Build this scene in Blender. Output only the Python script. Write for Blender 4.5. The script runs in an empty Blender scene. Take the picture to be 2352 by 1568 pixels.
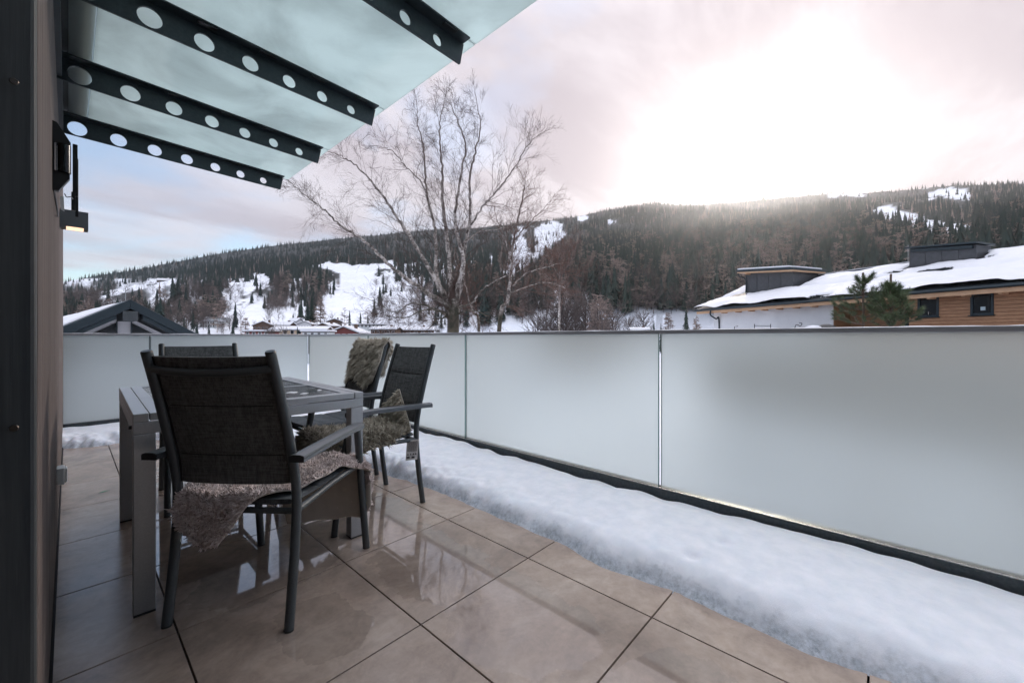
import bpy, bmesh, math, random
import numpy as np
from mathutils import Vector, Matrix, noise as mn
R = math.radians
sc = bpy.context.scene
COL = sc.collection
random.seed(7); RNG = np.random.default_rng(7)
# ------------------------------------------------------------------ camera
S_, C_ = .7375, .6753          # camera forward = (S_, C_), right = (C_, -S_)
EYE = 1.035
cam = bpy.data.objects.new('camera', bpy.data.cameras.new('camera')); COL.objects.link(cam)
cam.location = (0, 0, EYE)
cam.rotation_euler = (R(90), 0, -math.atan2(S_, C_))
cam.data.sensor_width = 36; cam.data.lens = 14.28
cam.data.shift_y = -.0037
cam.data.clip_start = .05; cam.data.clip_end = 9000
sc.camera = cam
# ------------------------------------------------------------------ sky, sun, exposure
SUN_EL, SUN_AZ = R(17.6), R(77.5)      # azimuth clockwise from +Y
SD = Vector((math.sin(SUN_AZ)*math.cos(SUN_EL), math.cos(SUN_AZ)*math.cos(SUN_EL), math.sin(SUN_EL)))
w = bpy.data.worlds.new('World'); sc.world = w; w.use_nodes = True
nt = w.node_tree; nt.nodes.clear()
def N(nt, t, **k):
    n = nt.nodes.new(t)
    for a, b in k.items(): setattr(n, a, b)
    return n
def L(nt, a, b): nt.links.new(a, b)
def val(nt, op, a, b=None, c=None, clamp=False):
    n = N(nt, 'ShaderNodeMath', operation=op, use_clamp=clamp)
    for i, x in enumerate((a, b, c)):
        if x is None: continue
        if isinstance(x, (int, float)): n.inputs[i].default_value = x
        else: L(nt, x, n.inputs[i])
    return n.outputs[0]
def ramp(nt, fac, stops, interp='LINEAR'):
    n = N(nt, 'ShaderNodeValToRGB'); n.color_ramp.interpolation = interp
    e = n.color_ramp.elements
    while len(e) < len(stops): e.new(.5)
    for i, (p, c) in enumerate(stops):
        e[i].position = p
        e[i].color = (c, c, c, 1) if isinstance(c, (int, float)) else (*c, 1)
    L(nt, fac, n.inputs[0]); return n.outputs[0]
def mixc(nt, fac, a, b, bt='MIX'):
    n = N(nt, 'ShaderNodeMix', data_type='RGBA', blend_type=bt)
    for s, x in ((n.inputs[0], fac), (n.inputs[6], a), (n.inputs[7], b)):
        if isinstance(x, (int, float)): s.default_value = x
        elif isinstance(x, tuple): s.default_value = (*x, 1)
        else: L(nt, x, s)
    return n.outputs[2]
def noisen(nt, vec, scale, detail=4, rough=.5, dist=0.0):
    n = N(nt, 'ShaderNodeTexNoise'); n.inputs['Scale'].default_value = scale
    n.inputs['Detail'].default_value = detail; n.inputs['Roughness'].default_value = rough
    n.inputs['Distortion'].default_value = dist
    if vec is not None: L(nt, vec, n.inputs['Vector'])
    return n.outputs[0]
def mapping(nt, vec, sc_=(1,1,1), loc=(0,0,0), rot=(0,0,0)):
    n = N(nt, 'ShaderNodeMapping'); n.inputs['Scale'].default_value = sc_
    n.inputs['Location'].default_value = loc; n.inputs['Rotation'].default_value = rot
    L(nt, vec, n.inputs['Vector']); return n.outputs[0]
sky = N(nt, 'ShaderNodeTexSky', sky_type='NISHITA'); sky.sun_disc = False
sky.sun_elevation = SUN_EL; sky.sun_rotation = SUN_AZ; sky.altitude = 800; sky.dust_density = 1.5
tc = N(nt, 'ShaderNodeTexCoord').outputs['Generated']
dt = N(nt, 'ShaderNodeVectorMath', operation='DOT_PRODUCT'); L(nt, tc, dt.inputs[0]); dt.inputs[1].default_value = SD
dot = val(nt, 'MAXIMUM', dt.outputs['Value'], 0.0)
sep = N(nt, 'ShaderNodeSeparateXYZ'); L(nt, tc, sep.inputs[0])
zc = val(nt, 'ADD', val(nt, 'MAXIMUM', sep.outputs[2], 0.0), .16)
cp = N(nt, 'ShaderNodeCombineXYZ'); L(nt, val(nt, 'DIVIDE', sep.outputs[0], zc), cp.inputs[0]); L(nt, val(nt, 'DIVIDE', sep.outputs[1], zc), cp.inputs[1])
cv = mapping(nt, cp.outputs[0], (1, 1, 1), (3.1, 1.7, 0), (0, 0, R(25)))
cv2 = mapping(nt, cp.outputs[0], (.55, 1.5, 1), (1.3, 5.2, 0), (0, 0, R(-20)))
n1 = noisen(nt, cv, 1.15, 8, .56, .35)
n2 = noisen(nt, cv2, 1.3, 7, .6, .5)
dens = ramp(nt, n1, [(.36, 0.0), (.62, 1.0)], 'EASE')
# cover thickens towards the sun
cover = val(nt, 'ADD', val(nt, 'MULTIPLY', dens, .80), val(nt, 'MULTIPLY', val(nt, 'POWER', dot, 3.5), 1.15), None, True)
cover = val(nt, 'MAXIMUM', cover, val(nt, 'MULTIPLY', ramp(nt, sep.outputs[2], [(.55, 0.0), (.8, 1.0)]), .9))
thick = ramp(nt, n2, [(.38, 0.0), (.62, 1.0)], 'EASE')
bright = mixc(nt, thick, (.51, .485, .525), (.375, .335, .365))
g1 = val(nt, 'POWER', dot, 5.0); g2 = val(nt, 'POWER', dot, 55.0); g3 = val(nt, 'POWER', dot, 520.0)
glow = mixc(nt, 1.0, mixc(nt, 1.0, (0, 0, 0), (0, 0, 0)), (0, 0, 0))
def scalec(c, f):
    n = N(nt, 'ShaderNodeVectorMath', operation='SCALE'); n.inputs[0].default_value = c; L(nt, f, n.inputs['Scale']); return n.outputs[0]
def addv(a, b):
    n = N(nt, 'ShaderNodeVectorMath', operation='ADD'); L(nt, a, n.inputs[0]); L(nt, b, n.inputs[1]); return n.outputs[0]
glow = addv(addv(scalec((.06, .03, .005), g1), scalec((.13, .08, .04), g2)), scalec((1.7, 1.25, .95), g3))
sc_g = N(nt, 'ShaderNodeVectorMath', operation='SCALE'); L(nt, glow, sc_g.inputs[0]); L(nt, ramp(nt, thick, [(.0, .95), (1.0, .30)]), sc_g.inputs['Scale']); glow = sc_g.outputs[0]
# unseen extra sky brightness overhead and behind the camera, added to light the terrace
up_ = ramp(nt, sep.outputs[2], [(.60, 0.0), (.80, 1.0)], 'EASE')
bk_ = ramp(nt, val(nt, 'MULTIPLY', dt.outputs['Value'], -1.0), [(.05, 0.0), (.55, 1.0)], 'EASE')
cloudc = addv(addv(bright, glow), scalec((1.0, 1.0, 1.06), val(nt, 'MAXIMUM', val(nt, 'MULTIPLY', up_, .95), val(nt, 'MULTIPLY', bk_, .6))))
skyc = N(nt, 'ShaderNodeVectorMath', operation='SCALE'); L(nt, sky.outputs[0], skyc.inputs[0]); skyc.inputs['Scale'].default_value = 1.0
bg = N(nt, 'ShaderNodeBackground'); bg.inputs[1].default_value = .15
bgc = N(nt, 'ShaderNodeBackground'); bgc.inputs[1].default_value = 1.0
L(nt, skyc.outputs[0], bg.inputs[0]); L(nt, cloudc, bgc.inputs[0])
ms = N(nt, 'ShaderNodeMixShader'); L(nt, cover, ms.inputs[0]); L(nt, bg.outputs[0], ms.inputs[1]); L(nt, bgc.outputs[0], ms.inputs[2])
wo = N(nt, 'ShaderNodeOutputWorld'); L(nt, ms.outputs[0], wo.inputs[0])
sun = bpy.data.objects.new('sun', bpy.data.lights.new('sun', 'SUN')); COL.objects.link(sun)
sun.data.energy = 1.5; sun.data.angle = R(11); sun.data.color = (1, .86, .74)
sun.rotation_euler = SD.to_track_quat('Z', 'Y').to_euler()
sc.view_settings.view_transform = 'Standard'; sc.view_settings.look = 'None'
sc.view_settings.exposure = .76; sc.view_settings.gamma = 1.0
sc.render.engine = 'CYCLES'
sc.cycles.max_bounces = 10; sc.cycles.transparent_max_bounces = 16; sc.cycles.transmission_bounces = 8
sc.cycles.volume_bounces = 0; sc.cycles.use_denoising = True
sc.cycles.caustics_refractive = True; sc.cycles.caustics_reflective = False
sc.cycles.sample_clamp_indirect = 6
# ------------------------------------------------------------------ projection helpers (the photograph's survey)
def cf(x, z, h=0.0):      # camera-frame ground coords (right, ahead, height above eye) -> world
    return Vector((x*C_+z*S_, -x*S_+z*C_, EYE+h))
def at(px, py, z):        # survey: pixel on a 2352-wide print at depth z
    return cf((px-1176)/933*z, z, (775.4-py)/933*z)
# ------------------------------------------------------------------ mesh helpers
class MB:
    def __init__(s): s.v = []; s.f = []; s.m = []; s.mi = 0
    def add(s, vs, fs):
        o = len(s.v); s.v += [tuple(p) for p in vs]; s.f += [tuple(i+o for i in f) for f in fs]; s.m += [s.mi]*len(fs)
    def box(s, x0, x1, y0, y1, z0, z1, M=None):
        vs = [Vector(p) for p in ((x0,y0,z0),(x1,y0,z0),(x1,y1,z0),(x0,y1,z0),(x0,y0,z1),(x1,y0,z1),(x1,y1,z1),(x0,y1,z1))]
        if M is not None: vs = [M @ p for p in vs]
        s.add(vs, [(3,2,1,0),(4,5,6,7),(0,1,5,4),(1,2,6,5),(2,3,7,6),(3,0,4,7)])
    def tube(s, pts, rads, n=8, cap=True, flat=1.0):
        pts = [Vector(p) for p in pts]
        if isinstance(rads, (int, float)): rads = [rads]*len(pts)
        t0 = (pts[1]-pts[0]).normalized()
        up = Vector((0, 0, 1)) if abs(t0.z) < .9 else Vector((0, 1, 0))
        a = t0.cross(up).normalized(); vs = []; k = len(pts)
        for i, p in enumerate(pts):
            t = (pts[min(i+1, k-1)]-pts[max(i-1, 0)])
            if t.length < 1e-9: t = t0
            t.normalize(); a = (a - t*a.dot(t)); 
            if a.length < 1e-6: a = t.orthogonal()
            a.normalize(); b = t.cross(a)
            for j in range(n):
                q = 2*math.pi*j/n
                vs.append(p + (a*math.cos(q) + b*math.sin(q)*flat)*rads[i])
        fs = [(i*n+j, i*n+(j+1)%n, (i+1)*n+(j+1)%n, (i+1)*n+j) for i in range(k-1) for j in range(n)]
        if cap: fs += [tuple(range(n-1, -1, -1)), tuple((k-1)*n+j for j in range(n))]
        s.add(vs, fs)
    def prism(s, poly, d):       # poly: list of Vectors (planar), extruded by vector d
        n = len(poly); d = Vector(d); vs = [Vector(p) for p in poly]+[Vector(p)+d for p in poly]
        s.add(vs, [tuple(range(n-1, -1, -1)), tuple(range(n, 2*n))]+[(i, (i+1) % n, (i+1) % n+n, i+n) for i in range(n)])
    def build(s, name, mats, parent=None, smooth=None, bevel=0, loc=None):
        me = bpy.data.meshes.new(name); me.from_pydata(s.v, [], s.f)
        if not isinstance(mats, (list, tuple)): mats = [mats]
        for m in mats: me.materials.append(m)
        if any(s.m): me.polygons.foreach_set('material_index', s.m)
        bm = bmesh.new(); bm.from_mesh(me); bmesh.ops.recalc_face_normals(bm, faces=bm.faces); bm.to_mesh(me); bm.free()
        if smooth is not None:
            me.polygons.foreach_set('use_smooth', [True]*len(me.polygons)); me.set_sharp_from_angle(angle=R(smooth))
        me.update()
        o = bpy.data.objects.new(name, me); COL.objects.link(o)
        if parent is not None: o.parent = parent
        if loc is not None: o.location = loc
        if bevel:
            b = o.modifiers.new('bevel', 'BEVEL'); b.width = bevel; b.segments = 2; b.limit_method = 'ANGLE'; b.angle_limit = R(40)
        return o
def npmesh(name, V, F, mats, parent=None, smooth=False, midx=None):   # V (n,3) float, F (m,k) int
    me = bpy.data.meshes.new(name); V = np.asarray(V, np.float32); F = np.asarray(F, np.int32); m, k = F.shape
    me.vertices.add(len(V)); me.vertices.foreach_set('co', V.ravel())
    me.loops.add(m*k); me.loops.foreach_set('vertex_index', F.ravel())
    me.polygons.add(m); me.polygons.foreach_set('loop_start', np.arange(0, m*k, k, dtype=np.int32))
    if midx is not None: me.polygons.foreach_set('material_index', np.asarray(midx, np.int32))
    me.polygons.foreach_set('use_smooth', np.full(m, smooth))
    me.update(calc_edges=True)
    for q in (mats if isinstance(mats, (list, tuple)) else [mats]): me.materials.append(q)
    o = bpy.data.objects.new(name, me); COL.objects.link(o)
    if parent is not None: o.parent = parent
    return o
def empty(name, loc=(0,0,0), rz=0):
    o = bpy.data.objects.new(name, None); COL.objects.link(o); o.location = (*loc, 0)[:3]; o.rotation_euler = (0, 0, rz); o.empty_display_size = .1
    return o
def tag(o, label=None, cat=None, group=None, kind=None):
    for k, x in (('label', label), ('category', cat), ('group', group), ('kind', kind)):
        if x: o[k] = x
    return o
def catmull(P, n):
    P = [Vector(p) for p in P]; P = [2*P[0]-P[1]]+P+[2*P[-1]-P[-2]]; out = []
    for i in range(1, len(P)-2):
        for k in range(n):
            t = k/n; a, b, c, d = P[i-1:i+3]
            out.append(.5*((2*b)+(c-a)*t+(2*a-5*b+4*c-d)*t*t+(3*b-a-3*c+d)*t**3))
    out.append(P[-2]); return out
# ------------------------------------------------------------------ materials
def mat(name, col=(.5,.5,.5), rough=.5, metal=0, spec=.5, **k):
    m = bpy.data.materials.new(name); m.use_nodes = True; b = m.node_tree.nodes['Principled BSDF']
    b.inputs['Base Color'].default_value = (*col, 1); b.inputs['Roughness'].default_value = rough
    b.inputs['Metallic'].default_value = metal; b.inputs['Specular IOR Level'].default_value = spec
    for a, x in k.items(): b.inputs[a.replace('_', ' ')].default_value = x
    return m
def pb(m): return m.node_tree, m.node_tree.nodes['Principled BSDF']
def objc(nt): return N(nt, 'ShaderNodeTexCoord').outputs['Object']
def geo(nt): return N(nt, 'ShaderNodeNewGeometry').outputs['Position']
def bump(nt, b, h, strength=.3, dist=.01):
    n = N(nt, 'ShaderNodeBump'); n.inputs['Strength'].default_value = strength; n.inputs['Distance'].default_value = dist
    L(nt, h, n.inputs['Height']); L(nt, n.outputs[0], b.inputs['Normal'])
def vary(m, c1, c2, scale, vecscale=(1,1,1), detail=5, bumps=0, rough=None, lo=.35, hi=.65, bdist=.01, dist=0.):
    nt, b = pb(m); v = mapping(nt, geo(nt), vecscale); n = noisen(nt, v, scale, detail, .6, dist)
    L(nt, ramp(nt, n, [(lo, c1), (hi, c2)]), b.inputs['Base Color'])
    if rough: L(nt, ramp(nt, n, [(.3, rough[0]), (.7, rough[1])]), b.inputs['Roughness'])
    if bumps: bump(nt, b, n, bumps, bdist)
    return m
M = {}
M['alu'] = vary(mat('aluminium_grey', rough=.34, metal=.75), (.37,.39,.41), (.44,.46,.48), 260, (1,.05,1), rough=(.30,.42))
M['leg'] = vary(mat('chair_tube_anthracite', rough=.4, metal=.35), (.065,.078,.086), (.085,.098,.106), 300, bumps=.05, bdist=.002)
M['arm'] = mat('arm_grey', (.13,.145,.16), .33, .5)
M['cap'] = mat('plastic_dark', (.02,.024,.027), .35)
def fabric(name, c1, c2, s=260, bs=.35):
    m = mat(name, rough=.82); nt, b = pb(m); v = objc(nt)
    a = noisen(nt, mapping(nt, v, (1, 1, .04)), s, 2, .6); c = noisen(nt, mapping(nt, v, (.05, .05, 1)), s, 2, .6)
    big = noisen(nt, mapping(nt, v, (1, 1, .12)), 60, 3)
    h = val(nt, 'MULTIPLY', val(nt, 'ADD', a, c), .5)
    h2 = val(nt, 'ADD', val(nt, 'MULTIPLY', h, .75), val(nt, 'MULTIPLY', big, .25))
    L(nt, ramp(nt, h2, [(.42, c1), (.58, c2)]), b.inputs['Base Color']); bump(nt, b, h, bs, .002)
    return m
M['mesh'] = fabric('textilene', (.052,.056,.057), (.14,.147,.15))
M['pad'] = fabric('padded_textilene', (.036,.046,.055), (.085,.10,.114), 300, .2)
M['steel'] = vary(mat('dark_steel', rough=.42, metal=.3), (.022,.036,.043), (.034,.048,.055), 90)
M['black'] = mat('black_powder', (.008,.010,.012), .35)
M['seam'] = mat('seam', (.004,.004,.005), .9)
# wood
def wood(name, c1, c2, axis='z', s=14, rough=.6, bs=.25, knots=True):
    m = mat(name, rough=rough); nt, b = pb(m); v = geo(nt)
    st = {'z': (1, 1, .035), 'x': (.04, 1, 1), 'y': (1, .04, 1)}[axis] if isinstance(axis, str) else axis
    n = noisen(nt, mapping(nt, v, st), s*4, 6, .65, .4); n2 = noisen(nt, mapping(nt, v, st), s*22, 3, .6)
    f = val(nt, 'ADD', val(nt, 'MULTIPLY', n, .65), val(nt, 'MULTIPLY', n2, .35))
    L(nt, ramp(nt, f, [(.36, c1), (.62, c2)]), b.inputs['Base Color']); bump(nt, b, f, bs, .004); return m
M['wood_grey'] = wood('weathered_cladding', (.034,.028,.028), (.15,.120,.110), 'z', 10, .85)
M['wood_dark'] = wood('dark_stained_timber', (.018,.025,.03), (.048,.055,.058), 'z', 6)
# snow
def snowm(name, scale=6, bs=.5, tint=(.80,.83,.88), grain=True):
    m = mat(name, tint, .6, 0, .35); nt, b = pb(m); v = geo(nt)
    b.inputs['Subsurface Weight'].default_value = .0
    n = noisen(nt, v, scale, 8, .62); g = noisen(nt, v, scale*55, 2, .7)
    h = val(nt, 'ADD', val(nt, 'MULTIPLY', n, .75), val(nt, 'MULTIPLY', g, .25)) if grain else n
    bump(nt, b, h, bs, .02 if grain else .3)
    L(nt, ramp(nt, n, [(.3, tuple(c*.93 for c in tint)), (.7, tint)]), b.inputs['Base Color'])
    return m
M['snow'] = snowm('terrace_snow', 7, .45)
M['snow_far'] = snowm('hill_snow', .05, .4, (.74,.77,.84), False)
M['snow_roof'] = snowm('roof_snow', 1.2, .35, (.66,.675,.72))
# frosted glass: light scattered forward through it plus a soft coat of reflection
def frosted(name, tint, rgh, k_tl, drops=False, blotch=False, ior=1.3, fr_=.5):
    m = bpy.data.materials.new(name); m.use_nodes = True; nt = m.node_tree; nt.nodes.clear()
    out = N(nt, 'ShaderNodeOutputMaterial'); tl = N(nt, 'ShaderNodeBsdfTranslucent'); df = N(nt, 'ShaderNodeBsdfDiffuse')
    rf = N(nt, 'ShaderNodeBsdfRefraction'); gl = N(nt, 'ShaderNodeBsdfGlossy')
    rf.inputs['IOR'].default_value = ior; rf.inputs['Roughness'].default_value = rgh
    gl.inputs['Roughness'].default_value = .22
    for n in (tl, rf): n.inputs[0].default_value = (*tint, 1)
    df.inputs[0].default_value = (.55,.60,.62, 1)
    v = geo(nt)
    if blotch:
        n = noisen(nt, mapping(nt, v, (1, 1, 1)), 2.2, 7, .62, .6)
        c = ramp(nt, n, [(.36, tuple(t*.80 for t in tint)), (.50, tuple(t*.93 for t in tint)), (.60, tint)])
        L(nt, c, tl.inputs[0]); L(nt, c, rf.inputs[0])
    a = N(nt, 'ShaderNodeMixShader'); a.inputs[0].default_value = k_tl; L(nt, rf.outputs[0], a.inputs[1]); L(nt, tl.outputs[0], a.inputs[2])
    b = N(nt, 'ShaderNodeMixShader'); b.inputs[0].default_value = .09; L(nt, a.outputs[0], b.inputs[1]); L(nt, df.outputs[0], b.inputs[2])
    fr = N(nt, 'ShaderNodeFresnel'); fr.inputs[0].default_value = 1.35
    c = N(nt, 'ShaderNodeMixShader'); L(nt, val(nt, 'MULTIPLY', fr.outputs[0], .5), c.inputs[0]); L(nt, b.outputs[0], c.inputs[1]); L(nt, gl.outputs[0], c.inputs[2])
    if drops:
        vo = N(nt, 'ShaderNodeTexVoronoi'); vo.inputs['Scale'].default_value = 130; L(nt, v, vo.inputs['Vector'])
        sel = N(nt, 'ShaderNodeSeparateXYZ'); L(nt, vo.outputs['Color'], sel.inputs[0])
        spv = N(nt, 'ShaderNodeSeparateXYZ'); L(nt, v, spv.inputs[0])
        wherey = val(nt, 'MULTIPLY', ramp(nt, val(nt, 'MULTIPLY_ADD', spv.outputs[1], -.5, .5), [(.12, .12), (.45, 1.0)]), ramp(nt, noisen(nt, v, 2.2, 4, .6), [(.40, .1), (.62, 1.0)]))
        h = val(nt, 'MULTIPLY', val(nt, 'LESS_THAN', vo.outputs['Distance'], .26), val(nt, 'LESS_THAN', sel.outputs[0], val(nt, 'MULTIPLY', wherey, .30)))
        g2 = N(nt, 'ShaderNodeBsdfGlossy'); g2.inputs['Roughness'].default_value = .3; g2.inputs[0].default_value = (.9,.92,.95,1)
        d = N(nt, 'ShaderNodeMixShader'); L(nt, val(nt, 'MULTIPLY', h, .40), d.inputs[0]); L(nt, c.outputs[0], d.inputs[1]); L(nt, g2.outputs[0], d.inputs[2]); c = d
    L(nt, c.outputs[0], out.inputs[0]); return m
M['frost'] = frosted('frosted_glass', (.825,.868,.86), .38, .26, drops=True)
M['canopy'] = frosted('snowy_canopy_glass', (.77,.87,.865), .45, .82, blotch=True)
M['clear'] = mat('glass_edge', (.55,.72,.70), .08, 0, .5, Transmission_Weight=.9, IOR=1.1)
M['glass_dark'] = mat('dark_window_glass', (.010,.014,.018), .06, 0, .7)
# ------------------------------------------------------------------ TERRACE FLOOR
def floor_material():
    m = mat('wet_porcelain_tile', rough=.3); nt, b = pb(m); v = geo(nt)
    base = noisen(nt, v, 2.3, 8, .62, .5); fine = noisen(nt, v, 38, 5, .7); med = noisen(nt, mapping(nt, v, (1,1,1), (5,3,0)), 7.5, 6, .65, 1.2)
    c = ramp(nt, base, [(.34, (.25,.19,.15)), (.50, (.43,.34,.275)), (.66, (.53,.44,.37))])
    c = mixc(nt, ramp(nt, med, [(.40, 0.0), (.72, .5)]), c, (.17,.135,.12))
    c = mixc(nt, .22, c, ramp(nt, fine, [(.3, (.12,.10,.09)), (.7, (.42,.36,.32))]))
    # per tile tone
    gx = N(nt, 'ShaderNodeVectorMath', operation='SNAP'); L(nt, mapping(nt, v, (1,1,1), (-.26+.6*9, -.035+.6*9, 0)), gx.inputs[0]); gx.inputs[1].default_value = (.6,.6,100)
    wn = N(nt, 'ShaderNodeTexWhiteNoise', noise_dimensions='2D'); L(nt, gx.outputs[0], wn.inputs['Vector'])
    c = mixc(nt, val(nt, 'MULTIPLY', wn.outputs[0], .22), c, (.12,.10,.095))
    # standing water: low areas in the middle of the tiles
    sp = N(nt, 'ShaderNodeSeparateXYZ'); L(nt, v, sp.inputs[0]); X, Y = sp.outputs[0], sp.outputs[1]
    def lobe(cx, cy, rx, ry, s=1.0):
        a = val(nt, 'DIVIDE', val(nt, 'SUBTRACT', X, cx), rx); c_ = val(nt, 'DIVIDE', val(nt, 'SUBTRACT', Y, cy), ry)
        d = val(nt, 'ADD', val(nt, 'MULTIPLY', a, a), val(nt, 'MULTIPLY', c_, c_))
        return val(nt, 'MULTIPLY', val(nt, 'SUBTRACT', 1.0, d), s)
    f = None
    for args in ((1.13,1.52,.24,.36),(1.12,.98,.25,.34),(1.16,2.2,.28,.5),(.72,2.3,.40,.42),(.58,1.98,.30,.20),(.42,2.55,.24,.42),(.95,2.95,.7,.5),(.62,1.5,.16,.2),(.45,1.05,.13,.17),(1.2,-.1,.2,.3),(1.16,.42,.24,.24),(.95,3.8,.55,.9)):
        q = lobe(*args); f = q if f is None else val(nt, 'MAXIMUM', f, q)
    wv = noisen(nt, v, 5.5, 7, .6, .3)
    f = val(nt, 'ADD', f, val(nt, 'MULTIPLY', val(nt, 'SUBTRACT', wv, .5), 2.3))
    wet = ramp(nt, f, [(.08, 0.0), (.13, 1.0)])
    damp = noisen(nt, v, 1.7, 4, .5)
    rdry = ramp(nt, damp, [(.35, .13), (.65, .26)])
    L(nt, mixc(nt, wet, rdry, (.05,.05,.05)), b.inputs['Roughness'])
    L(nt, mixc(nt, wet, c, mixc(nt, .12, c, (.10,.08,.07))), b.inputs['Base Color'])
    b.inputs['IOR'].default_value = 1.52; L(nt, wet, b.inputs['Coat Weight']); b.inputs['Coat Roughness'].default_value = .008; b.inputs['Coat IOR'].default_value = 1.6
    hb = val(nt, 'MULTIPLY', val(nt, 'SUBTRACT', 1.0, wet), fine)
    rip = noisen(nt, v, 22, 3, .5)
    hh = val(nt, 'ADD', hb, val(nt, 'MULTIPLY', rip, .06))
    bump(nt, b, val(nt, 'ADD', hh, val(nt, 'MULTIPLY', wet, .35)), .20, .0022)
    return m
M['tile'] = floor_material()
mb = MB(); gap = .0028
for i in range(-4, 5):
    for j in range(-6, 12):
        x0, y0 = .26+.6*i+gap, .035+.6*j+gap; x1, y1 = x0+.6-2*gap, y0+.6-2*gap
        x1 = min(x1, 2.66)
        if x1-x0 < .02: continue
        if x1 <= -.03 and y0 > 1.1: continue
        x0c = max(x0, -.035) if y0 > 1.0 else x0
        mb.box(x0c, x1, y0, y1, -.02, 0)
o = mb.build('floor', M['tile'], bevel=.0015); tag(o, kind='structure')
mb = MB(); mb.box(-2.6, 2.68, -3.7, 7.0, -.35, -.021)
tag(mb.build('floor_slab', mat('joint_dark', (.02,.02,.02), .7)), kind='structure')
# ------------------------------------------------------------------ HOUSE WALL + PILLAR (left)
house = empty('house_wall', (-.04, 1.1, 0)); tag(house, 'weathered grey-brown vertical timber cladding wall running down the left side', 'wall')
def world_child(o, parent):
    o.parent = parent; o.matrix_parent_inverse = Matrix.Translation(parent.location).inverted(); return o
mb = MB()
ys = [1.21, 1.42, 1.9, 2.6, 3.6, 4.6, 5.7, 6.86]
for a, b_ in zip(ys[:-1], ys[1:]): mb.box(-.075, -.04, a+.004, b_-.004, -.0, 3.4)
world_child(mb.build('cladding', M['wood_grey'], bevel=.004), house)
mb = MB(); mb.box(-.30, -.078, 1.22, 6.86, -8.9, 3.4)
world_child(mb.build('wall_core', M['wood_dark']), house)
mb = MB(); mb.box(-.078, -.032, 1.21, 6.86, -.012, .006)
world_child(mb.build('base_gap', M['seam']), house)
pil = empty('timber_pillar', (-.5, 1.1, 0)); tag(pil, 'dark blue-grey stained timber pillar filling the left edge of the view', 'pillar')
mb = MB(); mb.box(-2.2, -.0405, 1.14, 1.20, -.02, 3.4)
world_child(mb.build('post_board', M['wood_dark'], bevel=.006), pil)
def disc_screw(parent, p, nrm, r=.006):
    mb = MB(); p = Vector(p); n = Vector(nrm); mb.tube([p, p+n*.002], [r, r*.8], 14); 
    mb.tube([p+n*.0022, p+n*.0026], [r*.35, r*.35], 6)
    return world_child(mb.build('screw', mat('screw_steel', (.10,.09,.08), .35, .9), smooth=40), parent)
# backing house volume behind the camera (alcove)
bh = empty('house_block', (-1.5, -3, 0)); tag(bh, 'dark timber house volume enclosing the terrace behind the viewer', 'house')
mb = MB(); mb.box(-2.4, -2.2, -3.6, 1.1, -8.9, 3.4); mb.box(-2.2, 2.6, -3.9, -3.6, -8.9, 3.4)
world_child(mb.build('back_wall', M['wood_dark']), bh)
mb = MB(); mb.box(-2.4, -.3, -3.6, 1.3, 3.0, 3.2)
world_child(mb.build('soffit', M['wood_dark']), bh)
# socket
so = empty('power_socket', (-.04, 3.0, .36)); tag(so, 'white square power socket low on the timber wall', 'socket')
mb = MB(); mb.box(-.040, -.012, 2.95, 3.03, .32, .40); world_child(mb.build('housing', mat('white_plastic', (.72,.73,.75), .35), bevel=.004), so)
mb = MB(); mb.box(-.012, -.004, 2.957, 3.023, .327, .393); world_child(mb.build('flap_cover', mat('white_plastic_flap', (.66,.67,.69), .3), bevel=.003), so)
# wall lamp
wl = empty('wall_lamp', (-.04, 4.0, 1.82)); tag(wl, 'grey box wall lamp glowing warm from its underside', 'wall lamp')
H0, H1 = 1.765, 1.885
mb = MB(); mb.box(-.039, .092, 4.0, 4.004, H0, H1); mb.box(-.039, .092, 4.082, 4.086, H0, H1); mb.box(-.039, -.033, 4.004, 4.082, H0, H1); mb.box(.088, .092, 4.004, 4.082, H0, H1)
mb.box(-.033, .088, 4.004, 4.082, H0+.03, H0+.034)
world_child(mb.build('housing', mat('lamp_grey', (.13,.15,.165), .5), bevel=.001), wl)
em = bpy.data.materials.new('warm_led'); em.use_nodes = True
b_ = em.node_tree.nodes['Principled BSDF']; b_.inputs['Emission Color'].default_value = (1,.60,.38,1); b_.inputs['Emission Strength'].default_value = .9; b_.inputs['Base Color'].default_value = (.8,.7,.6,1)
mb = MB(); mb.box(-.01, .07, 3.9985, 4.075, H0-.001, H0+.009); world_child(mb.build('light_strip', em), wl)
# bracketed unit on the wall
hu = empty('wall_heater', (-.04, 2.2, 1.65)); tag(hu, 'black wall-mounted heater with angled end caps and hanging arm, above the wall lamp', 'heater')
def hz(y, Y): return EYE+(775.4-y)/933*(Y/1.487)
Yh = 2.25
mb = MB()
pr = [(-.040,hz(283,Yh)),(-.028,hz(285,Yh)),(.006,hz(325,Yh)),(.006,hz(332,Yh)),(-.034,hz(332,Yh)),(-.034,hz(395,Yh)),(.004,hz(398,Yh)),(.004,hz(408,Yh)),(-.024,hz(440,Yh)),(-.040,hz(440,Yh))]
mb.prism([Vector((x, Yh, z)) for x, z in pr], (0, .03, 0))
world_child(mb.build('end_plate', M['black'], bevel=.0015), hu)
mb = MB(); mb.tube([(-.012, Yh+.006, hz(333,Yh)), (-.012, Yh+.006, hz(397,Yh))], .019, 20); world_child(mb.build('reflector', mat('reflector_black', (.012,.015,.018), .18, .6), smooth=40), hu)
mb = MB(); mb.tube([(-.031, Yh-.004, hz(333,Yh)), (-.031, Yh-.004, hz(395,Yh))], .0012, 6); mb.tube([(-.028, Yh-.004, hz(340,Yh)), (-.028, Yh-.004, hz(396,Yh))], .0012, 6); world_child(mb.build('trim_strip', mat('chrome', (.6,.6,.62), .2, 1)), hu)
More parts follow.
